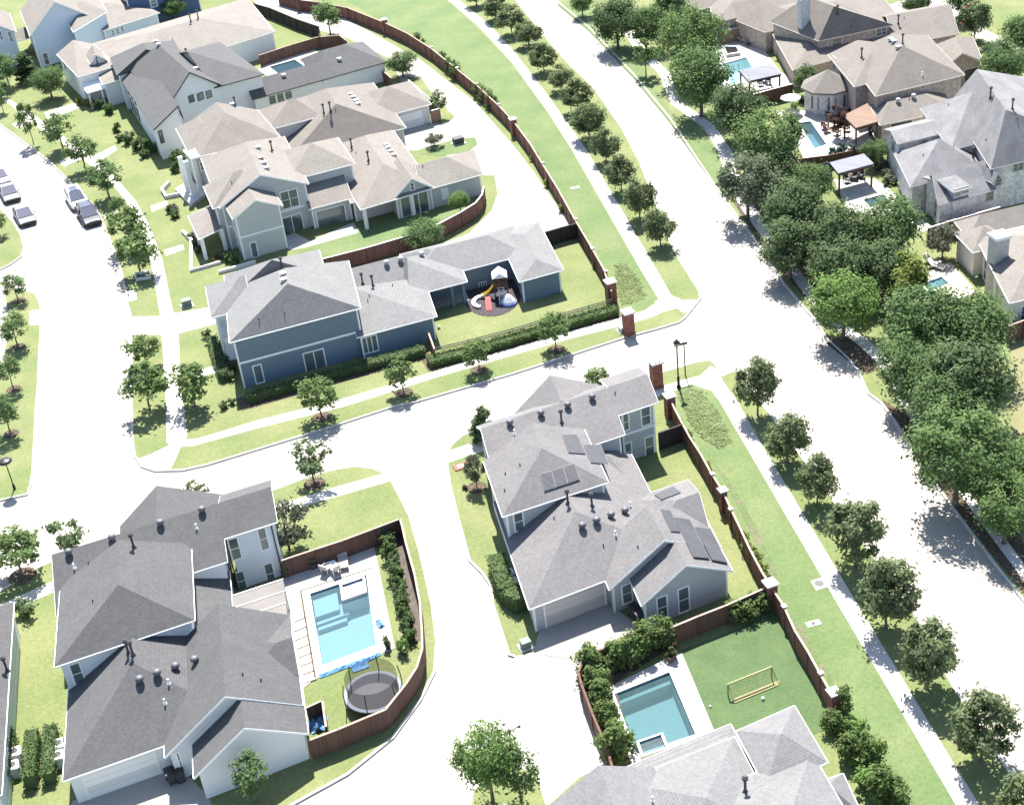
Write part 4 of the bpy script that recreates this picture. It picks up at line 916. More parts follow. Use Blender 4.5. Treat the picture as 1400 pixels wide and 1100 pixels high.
fence('dark brown yard fence curving round the pool and trampoline', [(385, 766), (430, 751), (470, 738), (510, 723), (547, 709), (550, 719), (555, 742), (567, 785), (574, 822), (577, 862), (577.5, 887), (570, 912), (555, 935), (527, 970), (500, 981), (462, 997), (422, 1012)], 1.8, cedar_brown, cap_pale, 2.5)
fence('small fenced pen of dark boards holding blue pool covers', [(419, 967), (441, 957), (446, 993)], 1.5, cedar_brown, cap_pale)
fence('dark brown fence with white top rail behind the gable end and turf yard', [(905, 863), (914, 859), (955, 842), (991, 828), (1052, 801)], 1.75, cedar_brown, cap_pale, 2.4)
fence('weathered brown fence hidden behind the shrubs along the concrete drive', [(871, 868), (800, 897), (791, 919), (795, 935), (810, 975), (830, 1022), (838, 1050)], 1.6, cedar_brown, None, 2.4)
fence('black side gate fence between the solar panel house and the avenue fence', [(900, 592), (917, 586), (933, 580)], 1.8, cedar_dark, None, 1.6)
fence('black slatted fence along the alley at the top', [(342, 4), (368, 11), (404, 26), (436, 37), (437, 50)], 1.9, cedar_dark, None, 2.4)
fence('brown board fence beside the dark little pool', [(354, 76), (400, 61), (434, 51), (464, 48.6), (474, 56)], 1.8, cedar_brown, cap_pale, 2.4)
fence('wood fence screening the small trees beside the white garage door', [(522, 96), (535, 107)], 1.7, cedar_brown, cap_pale)
fence('tan wood fence corner at the end of the greige house', [(558.6, 110), (580, 129), (601, 148.6), (588.6, 152)], 1.8, cedar_tan, white_trim, 2.4)
fence('tall cedar fence below the brick gabled bay at the top', [(985.7, 43), (1012, 37), (1040, 31), (1063, 26)], 2.0, cedar_tan, white_trim, 2.4)
fence('dark fence between the pavilion pool and the umbrella patio', [(1030, 129), (1056, 122), (1083, 115)], 1.9, cedar_brown, white_trim, 2.2)
fence('dark fence running between the two grey and cream eastern houses', [(1268.6, 312), (1300, 302), (1335, 292), (1367, 283)], 1.9, cedar_brown, white_trim, 2.4)
fence('brown fence in the shade behind the round bright tree', [(1186, 384), (1200, 392), (1226, 411), (1216, 432)], 1.9, cedar_brown, None, 2.4)
fence('dark fence at the right border beyond the large tree', [(1378, 446), (1400, 438), (1440, 424)], 1.9, cedar_brown, cap_pale, 2.4)
fence('brown fence behind the conifers by the patio chairs', [(1090, 218), (1131, 213), (1170, 205), (1207, 198)], 1.6, cedar_brown, None, 2.4)
fence('screen fence of dark boards behind the eastern trees', [(1062, 175), (1075, 195), (1110, 250), (1140, 300), (1165, 345), (1186, 384)], 1.9, cedar_brown, None, 2.6)
# brick gate pillars at the corner
def monument(base, label, w=.95, h=2.5, plinth=True):
    c = G(*base); t = thing('brick_pillar', label, 'pillar', c); m = MB(); m.box(c-Vector((0, 0, .05)), w, w, h, .3); m.build('shaft', brick_red, t)
    m = MB(); m.box(c+Vector((0, 0, h-.05)), w+.24, w+.24, .18, .3); m.box(c+Vector((0, 0, h+.13)), w-.1, w-.1, .1, .3); m.build('stone_cap', cap_stone, t)
    m = MB(); m.box(c-Vector((0, 0, .05)), w+.12, w+.12, .35, .3); m.build('base_course', cap_stone if not plinth else brick_red, t)
monument((860, 456), 'brick pillar with pale stone cap standing on the verge north of the cross street')
monument((898, 528), 'brick pillar rising behind the grey roof south of the cross street', h=2.7)
# ---------------------------------------------------------------- vegetation
bark = mat('bark', (.11, .085, .065), .95, (.17, .14, .115), 4, 5, 1.0, stretch=(6, 6, 1), bump=.6)
def leafm(name, c, c2, tr=.55): return mat(name, c, .9, c2, 1.1, 3, 1.0, island=.22, spec=.08, trans=tr)
L_OAK = leafm('leaf_oak', (.138, .178, .086), (.21, .25, .135)); L_MAPLE = leafm('leaf_maple', (0.120, 0.180, 0.070), (0.168, 0.234, 0.096)); L_LUSH = leafm('leaf_lush', (0.111, 0.176, 0.074), (0.164, 0.233, 0.101))
L_DARK = leafm('leaf_dark', (0.098, 0.147, 0.069), (0.151, 0.201, 0.101)); L_BRIGHT = leafm('leaf_bright', (0.137, 0.227, 0.068), (0.189, 0.280, 0.098)); L_YEL = leafm('leaf_yellow', (0.169, 0.217, 0.055), (0.230, 0.266, 0.085))
L_BLUE = leafm('leaf_blue', (0.098, 0.143, 0.135), (0.150, 0.203, 0.180)); L_GREY = leafm('leaf_olive', (0.131, 0.149, 0.101), (0.190, 0.202, 0.143)); L_RED = leafm('leaf_red', (0.085, 0.055, 0.048), (0.130, 0.085, 0.070)); L_GOLD = leafm('leaf_gold', (0.240, 0.210, 0.030), (0.276, 0.252, 0.072))
L_HEDGE = leafm('leaf_hedge', (0.090, 0.140, 0.053), (0.131, 0.188, 0.073)); L_TALLG = leafm('leaf_tall_grass', (.22, .28, .12), (.30, .35, .18)); FLOW = leafm('flower_pink', (0.450, 0.100, 0.120), (0.500, 0.200, 0.200), .1); L_CLUMP = leafm('leaf_pale', (0.135, 0.175, 0.105), (0.185, 0.220, 0.145))
def rnd(rg): return Vector((rg.gauss(0, 1), rg.gauss(0, 1), rg.gauss(0, 1)))
def leaf(mb, c, nrm, s, rg, asp=1.0, m=0):
    n = nrm.normalized(); x = n.cross(Vector((rg.uniform(-1, 1), rg.uniform(-1, 1), rg.uniform(-1, 1))))
    if x.length < 1e-3: return
    x.normalize(); y = n.cross(x); a = s*.5; b = s*.5*asp
    mb.add([c-x*a-y*b*.3, c+y*b, c+x*a-y*b*.3, c-y*b], [(0, 1, 2, 3)], m)
def crown(kind, H, W, h0, nc, nl, ls, shape, seed, cr=.2, up=.75, asp=1.0):
    """leaf clumps spread through a crown volume; returns clump centres"""
    rg = random.Random(seed); mb = MB(); cs = []
    hc = (H-h0)/2; mid = h0+hc
    for i in range(nc):
        for _ in range(60):
            p = Vector((rg.uniform(-1, 1), rg.uniform(-1, 1), rg.uniform(-1, 1)))
            r = math.hypot(p.x, p.y); lim = shape(p.z)
            if r < lim and (r > lim*.45 or abs(p.z) > .55 or rg.random() < .25): break
        c = Vector((p.x*W/2*.84, p.y*W/2*.84, mid+p.z*hc*.88)); cs.append(c)
        R_ = W*cr*rg.uniform(.65, 1.25)
        for k in range(int(nl*rg.uniform(.7, 1.25))):
            d = rnd(rg); d.normalize(); rr = R_*(rg.random()**.45); q = c+Vector((d.x*rr, d.y*rr, d.z*rr*.8))
            if rg.random() < .10: q = c+Vector((d.x, d.y, d.z))*R_*rg.uniform(1.0, 1.45)
            out = (q-Vector((0, 0, mid))).normalized()
            n = d*.7+out*.6+Vector((0, 0, up))+rnd(rg)*.55
            leaf(mb, q, n, ls*rg.uniform(.65, 1.35), rg, asp)
    return mb, cs
def trunk(H, h0, W, cs, seed, r=.12, nb=7):
    rg = random.Random(seed); mb = MB(); top = h0+(H-h0)*.55
    pts = [Vector((0, 0, -.1)), Vector((rg.uniform(-.05, .05), rg.uniform(-.05, .05), h0*.6)), Vector((rg.uniform(-.1, .1), rg.uniform(-.1, .1), h0+(top-h0)*.4)), Vector((rg.uniform(-.15, .15), rg.uniform(-.15, .15), top))]
    mb.tube(pts, [r*1.25, r, r*.75, r*.35], 7)
    for i in range(nb):
        c = cs[i*len(cs)//nb]; s = pts[1].lerp(pts[3], rg.uniform(.15, .8)); md = s.lerp(c, .5)+Vector((0, 0, -.05*H*rg.random())); mb.tube([s, md, c], [r*.5, r*.32, r*.12], 5)
    return mb
S_ROUND = lambda z: math.sqrt(max(0, 1-z*z))
S_EGG = lambda z: math.sqrt(max(0, 1-z*z))*(1.0-.28*z)
S_BROAD = lambda z: max(0, 1-abs(z)**2.6)**.5*(1.0 if z > -.3 else .85)
S_COL = lambda z: max(0, 1-abs(z)**4)**.5*(.92-.18*z)
S_CONE = lambda z: max(.06, (1-z)/2)
def make_tree(name, cat, kind, lm, H, W, h0, nc, nl, ls, shape, seed, cr=.2, r=.12, nb=7, up=.75, extra=None, asp=1.0):
    t = proto(name, 'tree', cat); mb, cs = crown(kind, H, W, h0, nc, nl, ls, shape, seed, cr, up, asp)
    trunk(H, h0, W, cs, seed+1, r, nb).build('trunk', bark, t); mb.build('crown', lm, t)
    if extra:
        rg = random.Random(seed+5); e = MB()
        for c in cs:
            for k in range(extra[1]):
                d = rnd(rg).normalized(); leaf(e, c+d*W*cr*1.0+Vector((0, 0, .1)), d+Vector((0, 0, 1)), ls*.9, rg)
        e.build('blossom', extra[0], t)
    k = Kind(t); k.H, k.W, k.mid = H, W, h0+(H-h0)/2
    return k
OAK = [make_tree('tree', 'tree', 'oak', L_OAK, 5.0, 4.5, .9, 56, 62, .18, S_EGG, s, .135, .09, nb=14, up=.7, asp=2.0) for s in (11, 12, 13, 14, 15)]
MAP = [make_tree('tree', 'tree', 'maple', L_MAPLE, 4.4, 3.0, 1.0, 24, 52, .20, S_EGG, s, .17, .06, up=.7, asp=1.3) for s in (21, 22, 23)]
MAPD = [make_tree('tree', 'tree', 'maple', L_LUSH, 4.6, 3.0, 1.1, 26, 60, .19, S_ROUND, s, .18, .07, up=.7) for s in (24, 25)]
SPARSE = [make_tree('tree', 'tree', 'sparse', L_DARK, 4.4, 3.0, 1.2, 22, 26, .24, S_ROUND, s, .13, .06, nb=16, up=.2) for s in (31, 32)]
LUSH = [make_tree('tree', 'tree', 'lush', L_LUSH, 8.2, 8.5, 1.4, 84, 92, .27, S_BROAD, s, .14, .22, nb=10) for s in (41, 42, 43)]
DARKT = [make_tree('tree', 'tree', 'dark', L_DARK, 8.0, 8.2, 1.4, 84, 92, .26, S_BROAD, s, .14, .22, nb=10, asp=1.3) for s in (51, 52)]
CLUMP = [make_tree('tree', 'tree', 'clumpy', L_CLUMP, 7.5, 8.0, 1.2, 56, 110, .28, S_BROAD, s, .12, .2, nb=10) for s in (61,)]
BRIGHT = [make_tree('tree', 'tree', 'bright', L_BRIGHT, 5.8, 6.4, 1.6, 64, 95, .22, S_BROAD, s, .14, .16, nb=10) for s in (71,)]
LIGHTT = [make_tree('tree', 'tree', 'light', leafm('leaf_fresh', (0.121, 0.187, 0.073), (0.171, 0.242, 0.099)), 8.4, 8.4, 1.5, 76, 92, .27, S_BROAD, s, .13, .22, nb=10) for s in (75, 76)]
COLT = [make_tree('tree', 'tree', 'column', L_YEL, 6.0, 3.0, .8, 34, 90, .26, S_COL, s, .2, .09) for s in (81,)]
CON = [make_tree('conifer', 'conifer', 'conifer', L_BLUE, 4.0, 2.4, .2, 46, 60, .2, S_CONE, s, .12, .07, nb=10, up=.1, asp=1.6) for s in (85,)]
CONG = [make_tree('conifer', 'conifer', 'conifer', L_DARK, 5.0, 2.6, .2, 50, 60, .22, S_CONE, s, .12, .08, nb=10, up=.1, asp=1.4) for s in (86,)]
OLIVE = [make_tree('tree', 'tree', 'olive', L_GREY, 4.2, 4.0, .9, 30, 60, .2, S_ROUND, s, .15, .08, nb=12, up=.2, asp=1.5) for s in (91, 92)]
CRAPE = [make_tree('tree', 'tree', 'crape', L_DARK, 5.0, 4.4, 1.0, 30, 100, .25, S_ROUND, 95, .16, .08, nb=9, extra=(FLOW, 3))]
PURP = [make_tree('tree', 'tree', 'purple', L_RED, 3.6, 2.6, .9, 20, 70, .2, S_ROUND, 97, .17, .05, nb=9)]
def shrub_kind(name, lm, H, W, n, ls, seed, shape=S_BROAD, asp=1.0):
    t = proto(name, 'shrub', 'shrub'); mb, cs = crown('s', H, W, -.05, n, 46, ls, shape, seed, .2, 1.0, asp); mb.build('foliage', lm, t)
    st = MB(); rg = random.Random(seed)
    for k in range(5): st.tube([(rg.uniform(-.1, .1), rg.uniform(-.1, .1), -.05), tuple(cs[k % len(cs)])], [.03, .012], 5)
    st.build('stem', bark, t); k = Kind(t); k.H, k.W, k.mid = H, W, H/2
    return k
SH_G = [shrub_kind('shrub', L_HEDGE, 1.1, 1.3, 14, .16, s) for s in (101, 102)]; SH_B = [shrub_kind('shrub', L_BRIGHT, 1.3, 1.6, 14, .17, 103)]; SH_D = [shrub_kind('shrub', L_DARK, 1.1, 1.4, 14, .17, 104)]
SH_Y = [shrub_kind('shrub', L_GOLD, .8, 1.0, 10, .14, 105)]; SH_O = [shrub_kind('shrub', L_GREY, 1.1, 1.3, 14, .16, 106, asp=1.6)]; SH_C = [shrub_kind('shrub', L_MAPLE, 3.0, 1.7, 26, .2, s, S_COL) for s in (107, 108)]
SH_P = [shrub_kind('shrub', L_RED, .9, 1.1, 10, .15, 109)]; VINE = [shrub_kind('climbing_plant', L_YEL, 1.9, 1.9, 16, .18, s, S_COL) for s in (111, 112)]
VINED = [shrub_kind('climbing_plant', L_HEDGE, 2.1, 2.0, 18, .18, s, S_COL) for s in (113,)]
_rr = random.Random(5)
def tree_at(kinds, base, wpx, top=None, label=None, group=None, ring=None):
    k = kinds[_rr.randrange(len(kinds))]; g = G(*base); sc = wpx/ppm(*base)/k.W*1.18
    sz = sc if top is None else hgt(base, top)/k.H
    sz = min(max(sz, sc*.7), sc*1.6)
    o = k.put(g, _rr.uniform(0, 6.28), (sc, sc, sz), label, group)
    if ring:
        mb = MB(); mb.lathe(g, [(ring, 0), (ring*.98, .035), (ring*.5, .06)], 14); tag(mb.build('mulch_ring', mulch), kind='structure')
    return o
def tree_c(kinds, cen, wpx, label=None, group=None, asp=1.0):
    """placed by the middle of its crown"""
    k = kinds[_rr.randrange(len(kinds))]; g0 = G(*cen); sc = wpx/ppm(*cen)/k.W*1.1; zc = k.mid*sc*asp
    g = G(cen[0], cen[1], zc); g.z = 0
    return k.put(g, _rr.uniform(0, 6.28), (sc, sc, sc*asp), label, group)
# avenue oaks
gA = 'live oaks in the verge between sidewalk and avenue'
sou = [((1036, 568), 56, 487), ((1077, 632), 57, 562), ((1117, 690), 55, 620), ((1170, 774), 72, 682), ((1212, 858), 78, 762), ((1268, 940), 74, 850), ((1342, 1038), 82, 946), ((1410, 1150), 84, 1056)]
for i, (b, w_, t_) in enumerate(sou): tree_at(OAK, b, w_*.93*_rr.uniform(.94, 1.05), t_, 'olive green oak in the row beside the sidewalk, %s down from the street lamp corner' % ORD[i], gA)
nor = [((903, 337), 47, 280), ((875, 300), 50, 240), ((850, 262), 46, 208), ((829, 222), 44, 170), ((806, 190), 48, 134), ((790, 153), 44, 104), ((767, 125), 36, 86), ((744, 99), 40, 56), ((723, 63), 42, 26), ((700, 48), 42, 4), ((678, 28), 36, -10), ((652, 8), 34, -30)]
for i, (b, w_, t_) in enumerate(nor): tree_at(OAK, b, w_*.88*_rr.uniform(.92, 1.08), t_+2, 'olive green oak in the upper avenue row, %s up from the brick pillar corner' % ORD[i], gA)
# young trees along the cross street
for i, (b, w_, t_) in enumerate([((440, 570), 48, 512), ((552, 537), 38, 484), ((655, 506), 38, 464), ((760, 478), 40, 424)]):
    tree_at(MAP, b, w_, t_, 'young maple on the verge before the blue house, %s from the left' % ORD[i], 'young trees along the cross street', .9)
tree_at(MAP, (818, 533), 30, 503, 'bright young tree showing above the grey roof ridge'); tree_at(CONG, (662, 602), 38, 540, 'dark spiky young tree behind the left corner of the solar panel house')
tree_at(SPARSE, (430, 661), 54, 602, 'thin dark leaved young tree on the verge north of the pool fence', None, 1.0); tree_at(OLIVE, (652, 666), 28, 620, 'small pale willowy tree in a mulch ring by the grey house wall', None, .9)
tree_at(OLIVE, (396, 752), 66, 690, 'silvery multi stemmed tree at the corner of the white house fence'); tree_at(SPARSE, (106, 772), 50, 702, 'reddish tipped young tree behind the left end of the charcoal ridge'); tree_at(MAP, (31, 787), 62, 730, 'loose green tree on the left verge before the white house', None, 1.2)
tree_at(SPARSE, (274, 700), 34, 657, 'twiggy tree tip behind the charcoal roof hip'); tree_at(MAPD, (351, 1096), 46, 1032, 'round leafy tree in front of the white gable wall'); tree_at(BRIGHT, (674, 1094), 76, 1000, 'big bright green tree at the bottom by the drive'); tree_at(MAPD, (712, 1092), 54, 1022, 'darker green tree right of the big bright one at the bottom')
# street trees on the left
gL = 'young street trees along the left street'
for b, w_, t_, kk, lb in [((46, 197), 22, 133, MAP, 'slim sapling on the verge nearest the yellow shrub house'), ((87, 205), 40, 153, MAPD, 'round street tree before the charcoal roofed house front'), ((118, 234), 38, 184, MAPD, 'street tree beside the walk to the black trimmed house'), ((150, 272), 44, 229, MAPD, 'street tree just above the parked white car'), ((180, 340), 50, 288, MAP, 'dense verge tree right of the parked dark car'), ((164, 293), 20, 272, MAPD, 'small street tree behind the dense verge tree'), ((193, 374), 50, 320, MAP, 'verge tree in a square white stone planter'), ((201, 500), 40, 455, MAP, 'upper of two crowded trees beside the driveway'), ((205, 560), 56, 492, MAP, 'larger lower tree of the crowded pair by the side street'), ((267, 555), 54, 496, MAP, 'shaded tree at the left corner of the blue house lawn'), ((5, 153), 16, 112, MAPD, 'little street tree at the left border near the sidewalk')]:
    tree_at(kk, b, w_, t_, lb, gL)
for i, (b, w_, t_) in enumerate([((25, 411), 30, 376), ((25, 474), 36, 428), ((19, 532), 28, 486), ((15, 593), 34, 538)]): tree_at(MAPD, b, w_, t_, 'young tree on the narrow median at the left border, %s from its top' % ORD[i], 'young trees on the left median', .8)
tree_at(MAP, (0, 322), 26, 286, 'tree at the left border beside the parked cars')
# yard trees of the north-west houses
for kk, b, w_, t_, lb in [(MAPD, (452, 49), 38, 13, 'dense tree beside the alley at the black fence end'), (LUSH, (551, 105), 40, 70, 'dark round tree at the end of the long charcoal garage wing'), (MAPD, (602, 160), 20, 121, 'little tree by the tan fence corner'), (OLIVE, (594, 200), 24, 183, 'small grey tree on the alley grass'), (LUSH, (582, 343), 54, 309, 'bushy tree at the curved red fence'), (BRIGHT, (630, 292), 26, 263, 'yellow green bush inside the curved red fence'), (LUSH, (72, 135), 44, 92, 'broad tree before the tan roofed porch'), (CONG, (40, 112), 32, 60, 'dark spruce against the pale blue gable wall'), (MAPD, (13, 118), 34, 84, 'round tree left of the dark spruce'), (LUSH, (239, 26), 32, 2, 'round tree between the tan roofs at the top'), (MAPD, (2, 135), 26, 106, 'tree at the left border under the blue house')]:
    tree_at(kk, b, w_, t_, lb)
# large trees of the east side
gE = 'large shade trees along the east side of the avenue'
east = [(LUSH, (795, 2), 32, 'small tree at the top right of the avenue'), (DARKT, (842, 26), 60, 'dark tree at the top, leftmost of the eastern grove'), (LUSH, (882, 34), 54, 'tree in the grove right of the darkest top tree'), (DARKT, (915, 10), 50, 'tree at the top edge behind the grove'), (LIGHTT, (944, 52), 84, 'tall leafy tree left of the turquoise pool'), (LUSH, (957, 106), 82, 'wide tree below the tall leafy one, over the curving walk'), (MAP, (881, 70), 34, 'small isolated young tree on the grass of the avenue verge'), (DARKT, (1010, 148), 70, 'dark feathery tree left of the umbrella'), (LIGHTT, (1052, 190), 90, 'fine leaved green tree over the narrow steel blue pool'), (CLUMP, (1022, 250), 82, 'pale clumpy crowned tree nearest the avenue lawn tip'), (DARKT, (1060, 232), 62, 'dark tree between the fine leaved tree and the pale clumpy one'), (LUSH, (1108, 250), 56, 'leafy tree left of the slatted pavilion lawn'), (DARKT, (1088, 285), 84, 'dark oak right of the pale clumpy tree'), (DARKT, (1080, 335), 76, 'dark oak overhanging the avenue kerb'), (DARKT, (1140, 318), 84, 'dark oak in the middle of the eastern thicket'), (DARKT, (1150, 365), 80, 'dark oak above the round bright tree'), (LUSH, (1215, 308), 84, 'leafy green tree left of the pale patio with the dark spa'), (DARKT, (1205, 362), 76, 'dark tree left of the yellow column tree'), (BRIGHT, (1154, 410), 88, 'round bright green tree by the avenue kerb'), (LUSH, (1262, 440), 104, 'big tree right of the brown shaded fence'), (LUSH, (1328, 450), 100, 'big tree below the cream house porch'), (LUSH, (1250, 505), 98, 'large tree leaning over the curving kerb'), (DARKT, (1325, 520), 110, 'largest tree of the lower eastern grove'), (LUSH, (1295, 560), 96, 'tree filling the gap below the largest one'), (LIGHTT, (1312, 618), 124, 'broad light green tree over the lower kerb'), (LUSH, (1392, 636), 84, 'tree at the right border beside the broad light green one'), (LIGHTT, (1378, 690), 92, 'lowest light tree at the right border'), (LUSH, (1372, 85), 66, 'big tree at the top right border'), (LUSH, (1398, 45), 50, 'tree at the extreme top right'), (CRAPE, (1334, 22), 42, 'pink flowering tree at the top right'), (DARKT, (1252, 2), 36, 'tree tip at the top beyond the brick garage'), (COLT, (1240, 385), 46, 'yellow green column tree by the brown shaded fence'), (DARKT, (1393, 125), 30, 'dark tree beside the tan driveway'), (MAPD, (1103, 104), 28, 'olive bush tree at the brick wall by the pavilion'), (PURP, (1146, 160), 28, 'purple leaved little tree before the brick turret'), (LUSH, (1196, 207), 36, 'green tree between the slatted pavilion and the stone house'), (OLIVE, (1290, 325), 42, 'grey olive tree beside the cream porch'), (LUSH, (1318, -4), 46, 'tree at the top edge left of the pink flowering one')]
for kk, c, w_, lb in east: tree_c(kk, c, w_, lb, gE if kk in (LUSH, DARKT, LIGHTT, CLUMP) else None, 1.9 if kk is COLT and False else 1.0)
for i, (c, w_) in enumerate([((1138, 208), 18), ((1151, 202), 20), ((1166, 204), 18)]): tree_c(CON, c, w_, 'blue green conifer behind the slatted pavilion, %s from the left' % ORD[i], 'blue conifers')
tree_c(CON, (1128, 228), 18, 'blue green conifer at the left corner of the slatted pavilion', 'blue conifers')
# shrubs
def shrubs(kinds, lst, label, group=None, sc=1.0):
    for i, s in enumerate(lst):
        k = kinds[i % len(kinds)]; b = s[:2]; w_ = s[2]/ppm(*b)/k.W
        lb = s[3] if len(s) > 3 else (label % ORD[i] if '%s' in label else label)
        k.put(G(*b), _rr.uniform(0, 6.28), (w_, w_, w_*sc), lb, group)
SH_H = [shrub_kind('shrub', leafm('leaf_screen', (0.121, 0.178, 0.063), (0.172, 0.230, 0.086)), 3.0, 2.2, 34, .2, s, S_EGG) for s in (117, 118)]
shrubs(SH_H, [(808, 920, 40), (816, 944, 38), (823, 966, 38), (831, 990, 36), (846, 1036, 52)], 'upright green shrub screening the pool drive, %s from the top', 'screen shrubs west of the turf pool', 1.0)
shrubs(SH_H, [(842, 912, 38), (860, 903, 40), (882, 893, 42), (904, 882, 42)], 'upright shrub on the north side of the turf pool, %s from the left', 'screen shrubs north of the turf pool', 1.0)
shrubs(SH_H, [(1006, 846, 34), (1026, 840, 36), (1044, 832, 32)], 'leafy shrub at the fence corner of the turf yard, %s from the left', 'shrubs at the turf yard corner', .75)
shrubs(SH_H+SH_B, [(1150, 975, 34), (1138, 1000, 30), (1168, 1008, 36), (1160, 1040, 34), (1190, 1040, 38), (1180, 1075, 36), (1205, 1090, 40), (1228, 1100, 34)], 'large bright shrub by the avenue lawn at the bottom, %s from the top', 'tall shrubs beside the pale roof', 1.1)
shrubs(SH_D+SH_G, [(527, 740, 24), (532, 752, 24), (536, 765, 25), (539, 778, 24), (542, 792, 25), (545, 806, 24), (548, 820, 25), (551, 834, 24), (555, 848, 25), (559, 862, 22), (562, 876, 20)], 'dark planting in the bed beside the near pool, %s from the top', 'plants in the pool side bed', 1.3)
shrubs(SH_B, [(551, 893, 20)], 'light green bush beside the trampoline net', None, 1.6)
shrubs(SH_Y, [(112, 143, 12), (121, 146, 14), (128, 143, 10)], 'golden shrub by the porch steps, %s from the left', 'golden porch shrubs'); shrubs(SH_Y, [(291, 358, 9), (297, 353, 8)], 'golden shrub in the white edged bed, %s from the left', 'golden bed shrubs')
shrubs(SH_D+SH_G, [(135, 148, 16), (150, 155, 16), (160, 180, 14), (178, 196, 20), (190, 205, 20), (205, 208, 22), (198, 216, 14), (246, 225, 24), (240, 235, 16), (165, 193, 12)], 'dark foundation shrub at the black trimmed house, %s from the left', 'foundation shrubs')
shrubs(SH_O+SH_G, [(262, 325, 11), (268, 335, 11), (272, 345, 11), (236, 290, 16), (240, 298, 14), (281, 350, 10), (305, 352, 14), (313, 357, 16), (322, 360, 14)], 'grey green bed plant before the tan gables, %s in the row', 'front bed plants')
shrubs(SH_D, [(283, 460, 14), (288, 470, 14), (303, 500, 22), (312, 520, 18), (318, 508, 16), (306, 558, 14), (318, 552, 12)], 'dark shrub at the blue house porch, %s from the top', 'porch shrubs')
shrubs(SH_B, [(1086, 150, 13)], 'ball shaped bush beside the umbrella', None); shrubs(SH_B, [(1352, 112, 26), (1340, 104, 18), (1362, 115, 20)], 'bright mounded bush beside the tan driveway, %s', 'mounded driveway bushes')
shrubs(SH_O, [(1206, 232, 22), (1215, 252, 18), (1212, 240, 14)], 'pale shrub against the grey stone house, %s', 'pale shrubs'); shrubs(SH_P, [(1160, 160, 16), (1172, 152, 14)], 'reddish shrub beside the cedar pergola, %s', 'reddish shrubs'); shrubs(SH_G, [(1122, 155, 12), (1134, 158, 10), (1096, 140, 12), (1110, 150, 12)], 'green shrub below the brick turret, %s', 'turret shrubs')
shrubs(SH_D, [(34, 842, 30)], 'dark clipped ball bush on the side lawn'); shrubs(SH_P, [(636, 668, 10)], 'reddish low plant beside the pale willowy tree')
shrubs(SH_G, [(1385, 420, 16), (1395, 425, 16), (1372, 425, 14)], 'green shrub under the cream house wall, %s', 'cream house shrubs')
def tall_grass(label, poly, n, seed):
    pts = px(poly); rg = random.Random(seed); mb = MB(); x0, x1 = min(p.x for p in pts), max(p.x for p in pts); y0, y1 = min(p.y for p in pts), max(p.y for p in pts); k = 0
    while k < n:
        q = Vector((rg.uniform(x0, x1), rg.uniform(y0, y1), 0))
        if not inside(q, pts): continue
        k += 1; a = rg.uniform(-.5, 1.6)+1.2*math.sin(q.x*.8+q.y*.5); hh = rg.uniform(.16, .36); d = Vector((math.cos(a), math.sin(a), 0)); w_ = Vector((-d.y, d.x, 0))*.05
        b = q+d*hh*.8+Vector((0, 0, hh*.38)); c = q+d*hh*1.7+Vector((0, 0, hh*.22))
        mb.add([q-w_, q+w_, b+w_, b-w_, c], [(0, 1, 2, 3), (3, 2, 4)])
    return tag(mb.build('tall_grass', L_TALLG, loc=pts[0]), label, 'tall grass', None, 'stuff')
tall_grass('swirled patch of long ornamental grass on the corner lawn by the brick pillar', [(838, 362), (852, 360), (872, 382), (880, 404), (866, 416), (850, 418), (842, 396)], 900, 3)
tall_grass('swirled patch of long ornamental grass between red fence and avenue walk', [(924, 540), (945, 532), (962, 536), (985, 575), (998, 604), (980, 612), (958, 600), (938, 572)], 1200, 4)
shrubs(VINED, [(572, 62, 18), (606, 88, 18), (616, 100, 22), (625, 108, 22), (655, 133, 20), (664, 140, 22), (672, 148, 22)], 'dark vine covering the upper avenue fence, %s', 'vines on the upper avenue fence')
shrubs(VINE, [(730, 220, 14), (750, 255, 14), (770, 290, 14), (794, 325, 12), (815, 365, 12)], 'yellow green vine on the upper avenue fence, %s', 'vines on the upper avenue fence')
shrubs(VINE, [(928, 580, 16), (940, 600, 16), (952, 627, 16), (965, 640, 16), (968, 650, 18), (1016, 742, 20), (1024, 756, 22), (1032, 770, 22), (1040, 785, 22), (1046, 796, 20)], 'yellow green vine on the lower avenue fence, %s', 'vines on the lower avenue fence')
# clipped hedges
def hedge(label, pl, width, h, lm=L_HEDGE, dens=150, ls=.15, group=None, closed=None):
    pts = [G(a, b) for a, b in pl]; rg = random.Random(len(pl)*31+int(pl[0][0])); c0 = pts[0]; mb = MB()
    for i in range(len(pts)-1):
        a, b = pts[i], pts[i+1]; d = b-a; L_ = d.length; e = d/L_; n = Vector((-e.y, e.x, 0))
        mb.pbox(a-n*(width/2-.12), d, n*(width-.24), Vector((0, 0, h-.12)), 1)
        for k in range(int(L_*dens)):
            f = rg.random(); s = rg.uniform(0, L_)
            if f < .45: q = a+e*s+n*rg.uniform(-.5, .5)*width+Vector((0, 0, h+rg.gauss(0, .06))); nn = Vector((0, 0, 1))
            else:
                sg = 1 if f < .72 else -1; q = a+e*s+n*sg*(width/2+rg.gauss(0, .05))+Vector((0, 0, rg.uniform(0, h))); nn = n*sg
            leaf(mb, q, nn+rnd(rg)*.5, ls*rg.uniform(.7, 1.4), rg)
    return tag(mb.build('hedge', [lm, L_DARK], loc=c0), label, 'hedge', group)
hedge('long clipped hedge in front of the black iron fence', [(586, 500), (640, 486), (700, 469), (772, 448), (843, 428)], 1.4, .85)
hedge('low dark foundation hedge under the blue house side wall', [(338, 550), (400, 533), (470, 513), (520, 500), (582, 484)], 1.0, .9, L_DARK)
